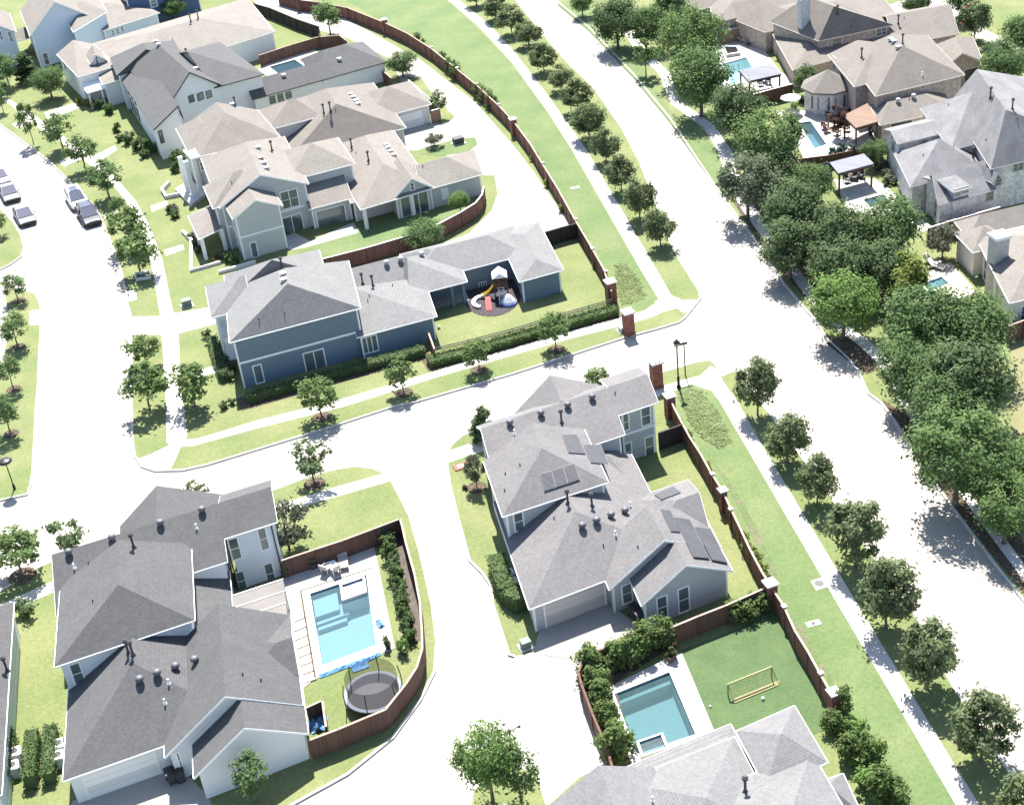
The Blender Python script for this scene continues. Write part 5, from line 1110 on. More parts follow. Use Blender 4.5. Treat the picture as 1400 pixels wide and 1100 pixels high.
hedge('thick clipped hedge round the air conditioners on the side lawn of the white house', [(50, 1012), (48, 1040), (44, 1078)], 1.0, 1.3); hedge('narrow clipped hedge along the border side of the air conditioners', [(18, 1010), (14, 1045), (10, 1080)], .8, 1.2)
hedge('clipped hedge against the left wall of the white house', [(74, 1005), (73, 1035), (70, 1072)], 1.0, 1.2); hedge('rounded clipped hedge at the left corner of the solar panel house', [(680, 775), (686, 800), (696, 822), (716, 834)], 1.5, 1.5)
hedge('dark hedge at the blue house front porch', [(292, 470), (299, 495), (308, 520)], 1.1, 1.1, L_DARK)
flat('bed', px([(520, 735), (548, 712), (568, 790), (574, 830), (577, 875), (566, 880), (552, 840), (540, 790)]), .012, mat('bed_soil', (.068, .058, .05), .95, (.10, .085, .072), 2, 5, 1.0))
flat('bed', px([(576, 492), (846, 420), (850, 438), (700, 477), (586, 508)]), .006, mulch); flat('bed', px([(838, 362), (860, 372), (880, 408), (860, 418), (844, 420)]), .008, grass)
flat('bed', px([(838, 895), (905, 868), (925, 880), (838, 935)]), .017, mulch); flat('bed', px([(800, 905), (838, 895), (842, 940), (866, 1035), (838, 1045)]), .013, mulch)
flat('bed', px([(322, 545), (585, 478), (590, 488), (330, 562)]), .007, mulch)

flat('dry_lawn', px([(1382, 468), (1460, 446), (1460, 606), (1384, 592)]), .012, mat('dry_grass', (.15, .145, .07), .95, (.19, .175, .095), .4, 7, 1.0, bump=.4, bscale=9))
# ---------------------------------------------------------------- cars
tyre_m = mat('tyre_rubber', (.02, .02, .02), .85); rim_m = mat('alloy_rim', (.45, .45, .46), .35, metal=.6); car_glass = mat('car_glass', (.085, .09, .12), .04, spec=1.0)
lamp_w = mat('headlight_clear', (.7, .7, .7), .15); lamp_r = mat('tail_light_red', (.35, .02, .02), .25); plastic_b = mat('black_plastic', (.03, .03, .032), .5)
def car(name, label, paint, p, q, kind='suv', L_=4.7, W_=1.9, group=None):
    a, b = G(*p), G(*q); d = (b-a); rz = math.atan2(d.y, d.x); c = (a+b)/2; c.z = ROADZ
    t = thing(name, label, kind, (0, 0, 0), 0, group); body = MB()
    H = 1.72 if kind == 'suv' else 1.46; bl = .95 if kind == 'suv' else .85
    # lower body cross-sections along the length: (x, half width, z low, z belt)
    sec = [(-L_/2, W_*.40, .42, .72), (-L_/2+.12, W_*.47, .30, bl), (-L_*.30, W_*.5, .25, bl+.05), (0, W_*.5, .25, bl+.02), (L_*.22, W_*.5, .25, bl-.02), (L_*.40, W_*.485, .27, bl-.14), (L_/2-.10, W_*.45, .32, bl-.24), (L_/2, W_*.38, .42, bl-.36)]
    rings = []
    for x, hw, zl, zb in sec: rings.append([(x, -hw*.92, zl), (x, -hw, zl+.18), (x, -hw, zb-.14), (x, -hw*.90, zb), (x, hw*.90, zb), (x, hw, zb-.14), (x, hw, zl+.18), (x, hw*.92, zl)])
    base = len(body.v)
    for r in rings: body.v += r
    for i in range(len(rings)-1):
        for k in range(8): body.f.append((base+i*8+k, base+i*8+(k+1) % 8, base+(i+1)*8+(k+1) % 8, base+(i+1)*8+k)); body.m.append(0)
    body.f.append(tuple(range(base, base+8))[::-1]); body.m.append(0); body.f.append(tuple(range(base+(len(rings)-1)*8, base+len(rings)*8))); body.m.append(0)
    r0 = -L_/2+.25 if kind == 'suv' else -L_*.36
    rf = [(r0, W_*.44, bl), (r0+(.35 if kind == 'suv' else .75), W_*.36, H-.06), (r0+1.0, W_*.37, H), (L_*.02, W_*.365, H-.03), (L_*.27, W_*.44, bl)]
    # roof skin
    body.add([(rf[1][0], -rf[1][1], rf[1][2]), (rf[2][0], -rf[2][1], rf[2][2]), (rf[3][0], -rf[3][1], rf[3][2]), (rf[3][0], rf[3][1], rf[3][2]), (rf[2][0], rf[2][1], rf[2][2]), (rf[1][0], rf[1][1], rf[1][2])], [(0, 1, 4, 5), (1, 2, 3, 4)])
    for sg in (-1, 1):
        for i, j in ((0, 1), (3, 4)): body.bar((rf[i][0], sg*rf[i][1], rf[i][2]), (rf[j][0], sg*rf[j][1], rf[j][2]), .08)
        body.bar((0-.25, sg*W_*.445, bl), (-.2, sg*W_*.388, H-.03), .08); body.bar((rf[1][0], sg*rf[1][1], rf[1][2]-.01), (rf[3][0], sg*rf[3][1], rf[3][2]-.01), .07)
        body.bar((L_*.20, sg*W_*.5, bl+.12), (L_*.20, sg*(W_*.5+.16), bl+.14), .14)
    body.build('body', paint, t)
    gm = MB()
    gm.add([(rf[4][0], -rf[4][1], rf[4][2]+.01), (rf[4][0], rf[4][1], rf[4][2]+.01), (rf[3][0], rf[3][1], rf[3][2]-.02), (rf[3][0], -rf[3][1], rf[3][2]-.02)], [(0, 1, 2, 3)]); gm.build('windscreen', car_glass, t)
    gm = MB(); gm.add([(rf[0][0], -rf[0][1], rf[0][2]), (rf[0][0], rf[0][1], rf[0][2]), (rf[1][0], rf[1][1], rf[1][2]-.02), (rf[1][0], -rf[1][1], rf[1][2]-.02)], [(3, 2, 1, 0)]); gm.build('rear_window', car_glass, t)
    for sg in (-1, 1):
        gm = MB(); gm.add([(x, sg*(h-.01), z-.02) for x, h, z in rf], [(0, 1, 2, 3, 4)]); gm.build('side_window', car_glass, t)
    if kind == 'suv':
        gm = MB(); gm.add([(r0+.75, -.45, H+.012), (L_*.02, -.45, H-.012), (L_*.02, .45, H-.012), (r0+.75, .45, H+.012)], [(0, 1, 2, 3)]); gm.build('sunroof', car_glass, t)
        rr = MB()
        for sg in (-1, 1): rr.bar((r0+.5, sg*W_*.34, H+.05), (L_*.0, sg*W_*.34, H+.03), .05)
        rr.build('roof_rail', plastic_b, t)
    for sx in (-L_*.30, L_*.31):
        for sg in (-1, 1):
            wv = MB(); wv.tube([(sx, sg*(W_/2-.22), .34), (sx, sg*(W_/2+.01), .34)], .34, 14); wo = wv.build('wheel', tyre_m, t)
            wv = MB(); wv.tube([(sx, sg*(W_/2-.02), .34), (sx, sg*(W_/2+.022), .34)], .21, 10); wv.build('rim', rim_m, wo)
    for sg in (-1, 1):
        wv = MB(); wv.box((L_/2-.13, sg*W_*.34, bl-.34), .16, .36, .13); wv.build('headlight', lamp_w, t)
        wv = MB(); wv.box((-L_/2+.06, sg*W_*.38, bl-.28), .12, .28, .22); wv.build('tail_light', lamp_r, t)
    wv = MB(); wv.box((L_/2-.05, 0, .34), .12, W_*.78, .18); wv.box((-L_/2+.04, 0, .34), .12, W_*.8, .16); wv.build('bumper', plastic_b, t)
    t.location = c; t.rotation_euler = (0, 0, rz); t.scale = (1.16, 1.16, 1.12)
    return t
gC = 'cars parked on the left street'
pa_w = mat('paint_white', (.75, .75, .76), .5, spec=.25); pa_d = mat('paint_dark', (.045, .05, .06), .5, spec=.25); pa_g = mat('paint_grey', (.17, .18, .20), .5, spec=.25); pa_s = mat('paint_silver', (.38, .40, .43), .5, spec=.25)
car('parked_car', 'silver car at the left border in the parked line', pa_s, (-6, 236), (7, 256), 'car', group=gC)
car('parked_car', 'grey car parked in the middle of the left border line', pa_g, (8, 256), (20, 280), 'car', group=gC)
car('parked_car', 'dark grey car parked lowest at the grass tip', pa_g, (27, 286), (42, 312), 'car', group=gC)
car('parked_car', 'white sport utility vehicle parked by the verge trees', pa_w, (99, 266), (113, 289), 'suv', group=gC)
car('parked_car', 'dark sport utility vehicle with sunroof behind the white one', pa_d, (114, 287), (131, 312), 'suv', group=gC)
# ---------------------------------------------------------------- lamps and signs
def lamp_post(base, label, h=4.9, heads=1):
    g = G(*base); t = thing('street_lamp', label, 'street lamp', g); m = MB()
    m.lathe(g-Vector((0, 0, .05)), [(.22, 0), (.22, .25), (.14, .35), (.12, 1.1), (.16, 1.15), (.075, 1.3), (.06, h-.5), (.1, h-.45), (.05, h-.4)], 10); m.build('pole', iron, t)
    m = MB(); m.lathe(g+Vector((0, 0, h-.45)), [(.1, 0), (.2, .1), (.27, .42), (.27, .45)], 8); m.build('lantern', mat('lantern_glass', (.35, .35, .33), .3), t)
    m = MB(); m.lathe(g+Vector((0, 0, h)), [(.34, 0), (.30, .08), (.12, .25), (.03, .38)], 8); m.build('lamp_cap', iron, t)
lamp_post((928, 530), 'black street lamp with lantern head at the avenue corner')
g = G(937, 513); t = thing('sign_post', 'slim black sign post with flat street name blades beside the corner lamp', 'sign', g); m = MB(); m.lathe(g-Vector((0, 0, .05)), [(.06, 0), (.05, 3.4)], 8); m.build('pole', iron, t)
m = MB(); m.pbox(g+Vector((-.95, -.02, 3.3)), Vector((1.3, .2, 0)), Vector((-.006, .04, 0)), Vector((0, 0, .24))); m.build('sign_blade', mat('sign_green', (.05, .05, .05), .5), t)
g = G(20, 668); t = thing('street_lamp', 'dark disc topped street lamp on the left median', 'street lamp', g); m = MB(); m.lathe(g-Vector((0, 0, .05)), [(.14, 0), (.12, .5), (.06, .6), (.05, 3.0)], 8); m.build('pole', iron, t)
m = MB(); m.lathe(g+Vector((0, 0, 2.9)), [(.1, 0), (.62, .12), (.66, .2), (.5, .34), (.1, .44)], 14); m.build('lamp_head', iron, t)
g = G(703, 1046); t = thing('street_lamp', 'dark four armed lamp behind the bright tree at the bottom', 'street lamp', g); m = MB(); m.lathe(g-Vector((0, 0, .05)), [(.14, 0), (.12, .6), (.06, .7), (.05, 3.2)], 8); m.build('pole', iron, t)
m = MB(); top = g+Vector((0, 0, 3.2))
for k in range(4):
    a_ = R(25+90*k); e_ = top+Vector((math.cos(a_)*.75, math.sin(a_)*.75, .12)); m.bar(top, e_, .05); m.lathe(e_-Vector((0, 0, .16)), [(.05, 0), (.13, .1), (.05, .2)], 8)
m.lathe(top-Vector((0, 0, .1)), [(.12, 0), (.16, .15), (.05, .3)], 8); m.build('lamp_arm', iron, t)
# ---------------------------------------------------------------- air conditioners, bins, utility boxes
ac_t = proto('air_conditioner', 'air conditioner', 'air conditioner'); m = MB(); m.prism([(-.42, -.32), (-.32, -.42), (.32, -.42), (.42, -.32), (.42, .32), (.32, .42), (-.32, .42), (-.42, .32)], 0, .8); m.build('case', mat('ac_case', (.52, .52, .50), .6), ac_t)
m = MB(); m.lathe((0, 0, .8), [(.40, 0), (.40, .04), (.26, .05), (.25, .0)], 16); m.build('fan_ring', mat('ac_white', (.72, .72, .70), .5), ac_t); m = MB(); m.lathe((0, 0, .79), [(.25, 0), (.25, .025)], 14); m.build('fan_grille', plastic_b, ac_t)
AC = Kind(ac_t); gQ = 'air conditioning units'
for (x, y), lb in [((24, 1039), 'white topped air conditioner inside the hedge, upper of the border pair'), ((21, 1058), 'white topped air conditioner inside the hedge, lower of the border pair'), ((84, 1028), 'air conditioner half under the white house eave, upper one'), ((83, 1044), 'air conditioner half under the white house eave, lower one'), ((696, 794), 'dark air conditioner by the rounded hedge, upper one'), ((701, 806), 'air conditioner by the rounded hedge, lower one')]: AC.put(G(x, y), .3, 1.15, lb, gQ)
bin_t = proto('wheeled_bin', 'bin', 'bin'); m = MB(); m.add([(-.25, -.3, 0), (.25, -.3, 0), (.25, .3, 0), (-.25, .3, 0), (-.3, -.38, 1.0), (.3, -.38, 1.0), (.3, .38, 1.0), (-.3, .38, 1.0)], [(3, 2, 1, 0), (0, 1, 5, 4), (1, 2, 6, 5), (2, 3, 7, 6), (3, 0, 4, 7), (4, 5, 6, 7)]); m.build('tub', mat('bin_dark', (.045, .05, .055), .6), bin_t)
m = MB(); m.box((0, 0, 1.0), .66, .82, .07); m.bar((-.3, .42, .98), (.3, .42, .98), .05); m.build('lid', plastic_b, bin_t); m = MB(); m.tube([(-.32, .3, .12), (.32, .3, .12)], .12, 10); m.build('wheel', tyre_m, bin_t)
BN = Kind(bin_t)
for (x, y), lb in [((236, 1068), 'dark wheeled bin left of the white garage corner'), ((248, 1066), 'dark wheeled bin right beside it at the white garage corner'), ((868, 843), 'dark wheeled bin at the grey gable, nearest the window'), ((876, 853), 'dark wheeled bin at the grey gable, outermost one')]: BN.put(G(x, y), .4, 1.05, lb, 'wheeled bins')
def util(base, label, col, w=1.0, d=.8, h=.75):
    g = G(*base); t = thing('utility_box', label, 'utility box', g); m = MB(); m.box(g, w, d, h, .35); m.box(g+Vector((0, 0, h)), w+.06, d+.06, .06, .35); m.build('case', col, t); m = MB(); m.box(g-Vector((0, 0, .03)), w+.4, d+.4, .1, .35); m.build('pad', walk_c, t); return t
ub_g = mat('utility_green', (.13, .16, .14), .6)
util((256, 418), 'dark grey utility box on the lawn left of the blue house', ub_g); util((719, 884), 'small dark utility box on the lawn tip by the drive', ub_g, .7, .6, .6); util((627, 196), 'dark utility box with white top on the alley grass', mat('utility_black', (.05, .055, .06), .6), 1.3, 1.0, .8); util((852, 452), 'low stone block beside the brick pillar', cap_stone, .8, .7, .5)
# ---------------------------------------------------------------- trampoline
tc0 = G(513, 957); t = thing('trampoline', 'round trampoline with dark safety net in the fenced yard', 'trampoline', tc0); RT = 2.15
m = MB(); m.lathe(tc0+Vector((0, 0, .84)), [(RT-.24, 0), (RT-.24, .03)], 28); m.build('mat', mat('jump_mat', (.055, .055, .062), .8), t)
m = MB(); n_ = 28
for k in range(n_):
    a0, a1 = 2*math.pi*k/n_, 2*math.pi*(k+1)/n_
    def pp_(r, a, z): return (tc0.x+r*math.cos(a), tc0.y+r*math.sin(a), z)
    m.add([pp_(RT-.26, a0, .90), pp_(RT-.26, a1, .90), pp_(RT, a1, .90), pp_(RT, a0, .90), pp_(RT, a0, .80), pp_(RT, a1, .80)], [(0, 3, 2, 1), (3, 4, 5, 2)])
m.build('rim_pad', mat('pad_grey', (.17, .185, .225), .7), t)
for k in range(6):
    a_ = R(20+60*k); m = MB(); m.tube([pp_(RT-.1, a_, -.05), pp_(RT-.1, a_, .85)], .035, 6); m.build('leg', alu, t); m = MB(); m.tube([pp_(RT+.04, a_, .5), pp_(RT+.04, a_, 1.6), pp_(RT-.1, a_, 2.5)], .04, 6); m.build('net_pole', plastic_b, t)
nm = bpy.data.materials.new('safety_net'); nm.use_nodes = True; nt_ = nm.node_tree; nt_.nodes.clear(); o_ = nt_.nodes.new('ShaderNodeOutputMaterial'); t_ = nt_.nodes.new('ShaderNodeBsdfTransparent'); d_ = nt_.nodes.new('ShaderNodeBsdfDiffuse'); d_.inputs[0].default_value = (.02, .02, .022, 1); x_ = nt_.nodes.new('ShaderNodeMixShader'); x_.inputs[0].default_value = .5
nt_.links.new(t_.outputs[0], x_.inputs[1]); nt_.links.new(d_.outputs[0], x_.inputs[2]); nt_.links.new(x_.outputs[0], o_.inputs[0])
m = MB()
for k in range(n_):
    a0, a1 = 2*math.pi*k/n_, 2*math.pi*(k+1)/n_; m.add([pp_(RT-.3, a0, .9), pp_(RT-.3, a1, .9), pp_(RT-.25, a1, 2.4), pp_(RT-.25, a0, 2.4)], [(0, 1, 2, 3)])
m.build('net', nm, t)
# ---------------------------------------------------------------- playground
flat('playground_mulch', [G(674, 409)+Vector((math.cos(a)*3.1, math.sin(a)*4.6+.8, 0)) for a in [2*math.pi*k/24 for k in range(24)]], .018, mat('rubber_mulch', (.035, .03, .035), .95, (.06, .05, .05), 4, 5, 1, cells=(8, .3)))
wd = mat('play_wood', (.075, .045, .03), .8, (.11, .07, .05), 3, 5, 1); yl = mat('slide_yellow', (.62, .46, .07), .4); rd = mat('toy_red', (.55, .05, .05), .4); toyw = mat('toy_white', (.72, .72, .74), .5); toyb = mat('toy_blue', (.20, .24, .55), .5)
pg = G(686, 404); t = thing('play_tower', 'wooden play tower with white roof and yellow slide', 'playset', pg)
for sx in (-.7, .7):
    for sy in (-.7, .7): m = MB(); m.box(pg+Vector((sx, sy, -.05)), .14, .14, 2.58); m.build('post', wd, t)
m = MB(); m.box(pg+Vector((0, 0, 1.3)), 1.55, 1.55, .12); m.build('deck', wd, t)
m = MB()
for sy in (-.75, .75): m.box(pg+Vector((0, sy, 1.45)), 1.5, .05, .6)
m.box(pg+Vector((.75, 0, 1.45)), .05, 1.5, .6); m.box(pg+Vector((.75, 0, 0)), .05, 1.5, 1.3); m.build('side_board', wd, t)
m = MB(); z0, z1 = 2.5, 3.1; m.add([pg+Vector(v) for v in ((-.8, -.85, z0), (.8, -.85, z0), (.8, .85, z0), (-.8, .85, z0), (0, -.85, z1), (0, .85, z1))], [(0, 4, 5, 3), (1, 2, 5, 4), (0, 1, 4), (2, 3, 5), (3, 2, 1, 0)]); m.build('roof', toyw, t)
m = MB(); s0, s1 = pg+Vector((-.75, -.2, 1.4)), G(658, 407)+Vector((0, 0, .15)); dd = s1-s0; sd_ = Vector((-dd.y, dd.x, 0)).normalized()*.28
for k in range(8):
    f0, f1 = k/8, (k+1)/8; c0_, c1_ = s0+dd*f0-Vector((0, 0, .25*math.sin(f0*3.14))), s0+dd*f1-Vector((0, 0, .25*math.sin(f1*3.14)))
    m.add([c0_-sd_, c0_+sd_, c1_+sd_, c1_-sd_], [(0, 1, 2, 3)])
    for s_ in (-1, 1): m.pbox(c0_+sd_*s_, c1_-c0_, sd_*.12*s_, Vector((0, 0, .2)))
m.build('slide', yl, t)
m = MB()
for k in range(7): m.bar(pg+Vector((-.3, -.75-.18*k, 1.35-.19*k)), pg+Vector((.3, -.75-.18*k, 1.35-.19*k)), .06)
for sx in (-.3, .3): m.bar(pg+Vector((sx, -.7, 1.42)), pg+Vector((sx, -2.0, 0)), .07)
m.build('ladder', toyw, t)
c_ = G(660, 414); t = thing('toy_tunnel', 'white arched toy tunnel ring on the playground mulch', 'toy', c_); m = MB()
for r_ in (1.1, .85): m.tube([c_+Vector((r_*math.cos(a), r_*math.sin(a)*1.2, .18)) for a in [R(20+18*k) for k in range(14)]], .12, 6)
m.build('ring', toyw, t); m = MB()
for k in range(7): a = R(20+40*k*.97); m.bar(c_+Vector((.85*math.cos(a), 1.02*math.sin(a), .2)), c_+Vector((1.1*math.cos(a), 1.32*math.sin(a), .2)), .06)
m.build('spoke', toyb, t)
c_ = G(668.5, 421); t = thing('toy_slide', 'small red toy slide at the edge of the playground mulch', 'toy', c_); m = MB(); m.add([c_+Vector(v) for v in ((-.3, .7, .75), (.3, .7, .75), (.3, -.6, .08), (-.3, -.6, .08), (-.3, .7, .6), (.3, .7, .6), (.3, -.6, 0), (-.3, -.6, 0))], [(0, 3, 2, 1), (0, 1, 5, 4), (1, 2, 6, 5), (2, 3, 7, 6), (3, 0, 4, 7), (4, 5, 6, 7)]); m.build('slide', rd, t); m = MB(); m.box(c_+Vector((0, .95, -.02)), .5, .5, .72); m.build('step', rd, t)
c_ = G(696, 415); t = thing('toy_tent', 'white and blue toy tent at the foot of the play tower', 'toy', c_); m = MB(); m.lathe(c_-Vector((0, 0, .02)), [(.85, 0), (.75, .45), (.35, .95), (.08, 1.15)], 8); m.build('canopy', toyw, t); m = MB(); m.lathe(c_-Vector((0, 0, .02)), [(.88, 0), (.87, .3), (.80, .3)], 8); m.build('skirt', toyb, t)
# ---------------------------------------------------------------- soccer goal
def frm(mb, pts, r=.05):
    for a, b in zip(pts[:-1], pts[1:]): mb.bar(a, b, r)
t_l, t_r = G(995, 935, 1.1), G(1055, 911, 1.1); b_l, b_r = G(1004, 961), G(1065, 936)
t = thing('soccer_goal', 'yellow framed soccer goal on the artificial turf', 'goal', (b_l+b_r)/2); m = MB(); y_ = mat('goal_yellow', (.24, .22, .09), .6)
f_l, f_r = Vector((t_l.x, t_l.y, 0)), Vector((t_r.x, t_r.y, 0))
m.bar(t_l, t_r, .09); m.build('crossbar', y_, t); m = MB(); m.bar(f_l, t_l, .09); m.build('post', y_, t); m = MB(); m.bar(f_r, t_r, .09); m.build('post', y_, t)
m = MB(); m.bar(b_l+Vector((0, 0, .05)), b_r+Vector((0, 0, .05)), .07); m.bar(t_l, b_l+Vector((0, 0, .05)), .05); m.bar(t_r, b_r+Vector((0, 0, .05)), .05); m.build('ground_bar', y_, t)
m = MB(); N_ = 22
for k in range(N_+1): a_, b_ = t_l.lerp(t_r, k/N_), b_l.lerp(b_r, k/N_); m.bar(a_, b_+Vector((0, 0, .05)), .012)
for k in range(8): m.bar(t_l.lerp(b_l, k/8), t_r.lerp(b_r, k/8), .012)
m.add([b_l+Vector((0, 0, .04)), b_r+Vector((0, 0, .04)), b_r+Vector((.1, .45, .03)), b_l+Vector((.1, .45, .03))], [(0, 1, 2, 3)])
m.build('net', mat('net_cream', (.24, .22, .10), .8), t)
ball_t = proto('ball', 'ball', 'ball'); m = MB(); m.lathe((0, 0, .13), [(.02, -.13), (.09, -.095), (.13, 0), (.09, .095), (.02, .13)], 10); m.build('shell', toyw, ball_t, smooth=True); BL = Kind(ball_t)
BL.put(G(1043, 956), 0, 1.0, 'white ball on the turf near the yellow goal', 'balls'); BL.put(G(971, 966), 0, .7, 'white ball on the turf near the pool deck edge', 'balls'); BL.put(G(600, 449), 0, 1.4, 'white ball on the lawn inside the iron fence', 'balls')
# ---------------------------------------------------------------- pavilions, pergola, patio cover, umbrella
def pavilion(label, corners, h, roofm, postm, th=.16, name='pavilion', slats=False, ridge=None):
    c = [G(a, b, h) for a, b in corners]; cen = sum(c, Vector())/4; t = thing(name, label, 'pavilion' if name == 'pavilion' else name, (cen.x, cen.y, 0)); m = MB()
    if ridge:
        r0, r1 = (c[0]+c[1])/2+Vector((0, 0, ridge)), (c[2]+c[3])/2+Vector((0, 0, ridge)); m.add([c[0], c[1], c[2], c[3], r0, r1], [(0, 4, 5, 3), (1, 2, 5, 4)])
        m.add([p-Vector((0, 0, .1)) for p in (c[0], c[1], c[2], c[3], r0, r1)], [(3, 5, 4, 0), (4, 5, 2, 1)])
    else: m.prism(c, h-th, h, 0, bottom=True)
    m.build('roof', roofm, t)
    b = MB()
    for i in range(4): b.bar(c[i].lerp(cen, .06)-Vector((0, 0, th+.12)), c[(i+1) % 4].lerp(cen, .06)-Vector((0, 0, th+.12)), .14, hd=.22)
    b.build('beam', postm, t)
    for i in range(4): q = c[i].lerp(cen, .09); q.z = 0; b = MB(); b.box(q, .2, .2, h-th-.1); b.build('post', postm, t)
    return t
roof_metal = lines_mat('pavilion_roof', (.11, .115, .135), (.085, .09, .105), .5, 'h', .08, .5)
pavilion('grey flat roofed pavilion by the turquoise pool', [(1010, 96), (1054, 87), (1068.6, 101), (1023, 111)], 2.8, roof_metal, plastic_b)
pavilion('dark pavilion with blue grey slatted roof before the stone house', [(1134, 222), (1181, 210), (1195, 223.6), (1146, 237)], 2.9, lines_mat('slat_roof', (.13, .135, .165), (.07, .07, .09), .25, 'h', .15, .5), wd)
pavilion('cedar roofed pergola against the brick house', [(1153, 158), (1186, 141), (1200.7, 166), (1170, 175)], 3.0, lines_mat('cedar_roof', (.17, .105, .072), (.11, .065, .045), .16, 'h', .14, .7, (.14, .09, .065)), wd, name='pergola')
pc = [G(a, b, 2.9) for a, b in ((317, 814), (387, 791), (393, 842), (321, 866))]; cen = sum(pc, Vector())/4; t = thing('patio_cover', 'pale brown metal patio cover with white seams on the white house', 'patio cover', (cen.x, cen.y, 0)); m = MB(); m.prism(pc, 2.72, 2.86, 0, bottom=True); m.build('panel', mat('cover_tan', (.122, .112, .104), .6, (.10, .093, .088), .6, 3, 1), t)
m = MB()
for k in (0, .33, .64, 1): m.bar(pc[0].lerp(pc[3], k)+Vector((0, 0, -.02)), pc[1].lerp(pc[2], k)+Vector((0, 0, -.02)), .08)
m.build('seam', white_trim, t)
for k in (.02, .5, .98): m = MB(); q = pc[1].lerp(pc[2], k).lerp(cen, .04); q.z = 0; m.box(q, .14, .14, 2.75); m.build('post', white_trim, t)
g = G(1081, 155); t = thing('umbrella', 'pale pink patio umbrella beside the round bush', 'umbrella', g); m = MB(); m.lathe(g+Vector((0, 0, 2.15)), [(1.35, 0), (.7, .28), (.05, .5)], 8); m.build('canopy', mat('umbrella_cloth', (.62, .55, .54), .8), t); m = MB(); m.tube([g, g+Vector((0, 0, 2.2))], .04, 6); m.lathe(g, [(.3, 0), (.3, .08)], 10); m.build('pole', white_trim, t)
# ---------------------------------------------------------------- garden furniture
def chair_kind(name, label, fm, cm, lounge=False, L_=.7):
    t = proto(name, label, 'lounger' if lounge else 'chair'); m = MB()
    if lounge:
        m.box((0, 0, .28), .65, 1.3, .10); m.build('seat', cm, t); m = MB(); m.pbox(Vector((-.325, .62, .30)), Vector((.65, 0, 0)), Vector((0, .58, .42)), Vector((0, -.06, .09))); m.build('backrest', cm, t)
        for sx in (-.28, .28):
            for sy in (-.55, .55): m = MB(); m.box((sx, sy, 0), .06, .06, .28); m.build('leg', fm, t)
    else:
        m.box((0, 0, .38), .6, .6, .12); m.build('seat', cm, t); m = MB(); m.pbox(Vector((-.3, .26, .45)), Vector((.6, 0, 0)), Vector((0, .10, 0)), Vector((0, .12, .5))); m.build('backrest', cm, t)
        for sx in (-.29, .29):
            m = MB(); m.box((sx, 0, .6), .07, .6, .05); m.build('armrest', fm, t)
            for sy in (-.27, .27): m = MB(); m.box((sx, sy, 0), .06, .06, .6); m.build('leg', fm, t)
    return Kind(t)
brown = mat('wicker_brown', (.12, .065, .05), .8); cush = mat('cushion_pale', (.50, .46, .42), .85); dkc = mat('cushion_dark', (.09, .09, .12), .8); beige = mat('cushion_beige', (.36, .32, .29), .85)
ARM = chair_kind('patio_chair', 'c', brown, brown); ARM2 = chair_kind('patio_chair', 'c', white_trim, cush); ARMD = chair_kind('patio_chair', 'c', plastic_b, dkc); LNG = chair_kind('sun_lounger', 'l', white_trim, cush, True); LNGB = chair_kind('sun_lounger', 'l', brown, beige, True)
for i, ((x, y), rz) in enumerate([((1128, 176), 2.2), ((1131, 181), 1.9), ((1144, 185), .6), ((1157, 180), -.6), ((1150, 168), -2.5), ((1134, 165), 2.8)]): ARM.put(G(x, y), rz, 1.15, 'brown wicker patio chair beside the steel blue pool, %s clockwise from the left' % ORD[i], 'wicker patio chairs')
for (x, y), rz, lb in [((447, 782), 2.6, 'pale patio chair by the pool fence, left of the pair'), ((459, 783), -2.6, 'pale patio chair by the pool fence, right of the pair')]: ARM2.put(G(x, y), rz, 1.1, lb, 'pale patio chairs')
for (x, y), rz, lb in [((443, 769), .2, 'dark cushioned chair against the brown pool fence'), ((455, 764), .1, 'dark covered chair against the brown pool fence')]: ARMD.put(G(x, y), rz, 1.1, lb, 'dark patio chairs')
LNGB.put(G(470, 773), .1, 1.25, 'beige lounger at the right end of the pool fence seating')
for i, ((x, y), rz) in enumerate([((1277, 361), .7), ((1283, 368), .7)]): LNG.put(G(x, y), rz, 1.1, 'white lounger on the travertine patio, %s from the fence' % ORD[i], 'white loungers')
for i, ((x, y), rz) in enumerate([((1020, 57), 0), ((1027, 60), .2)]): LNGB.put(G(x, y), rz+1.5, 1.1, 'brown lounger behind the turquoise pool spa, %s from the left' % ORD[i], 'brown loungers')
for i, ((x, y), rz) in enumerate([((1040, 118), .3), ((1050, 116), -.4), ((1045, 112), 3.0)]): ARMD.put(G(x, y), rz, 1.1, 'dark chair in the shade of the grey pavilion, %s' % ORD[i], 'pavilion chairs')
for i, ((x, y), rz) in enumerate([((1158, 250), .3), ((1168, 247), -.4), ((1178, 244), .0)]): ARMD.put(G(x, y), rz, 1.1, 'dark chair under the slatted pavilion, %s from the left' % ORD[i], 'slatted pavilion chairs')
for i, ((x, y), rz) in enumerate([((1074, 160), 1.3), ((1088, 160), -1.2)]): ARM2.put(G(x, y), rz, 1.0, 'pale chair under the pink umbrella, %s from the left' % ORD[i], 'umbrella chairs')
def table(base, label, w, d, h, m_, rz=.3, name='patio_table'):
    g = G(*base); t = thing(name, label, 'table', g); m = MB(); m.box(g+Vector((0, 0, h-.07)), w, d, .07, rz); m.build('tabletop', m_, t); cs, sn = math.cos(rz), math.sin(rz)
    for sx in (-1, 1):
        for sy in (-1, 1): m = MB(); a, b = sx*(w/2-.1), sy*(d/2-.1); m.box(g+Vector((a*cs-b*sn, a*sn+b*cs, 0)), .08, .08, h-.07, rz); m.build('leg', m_, t)
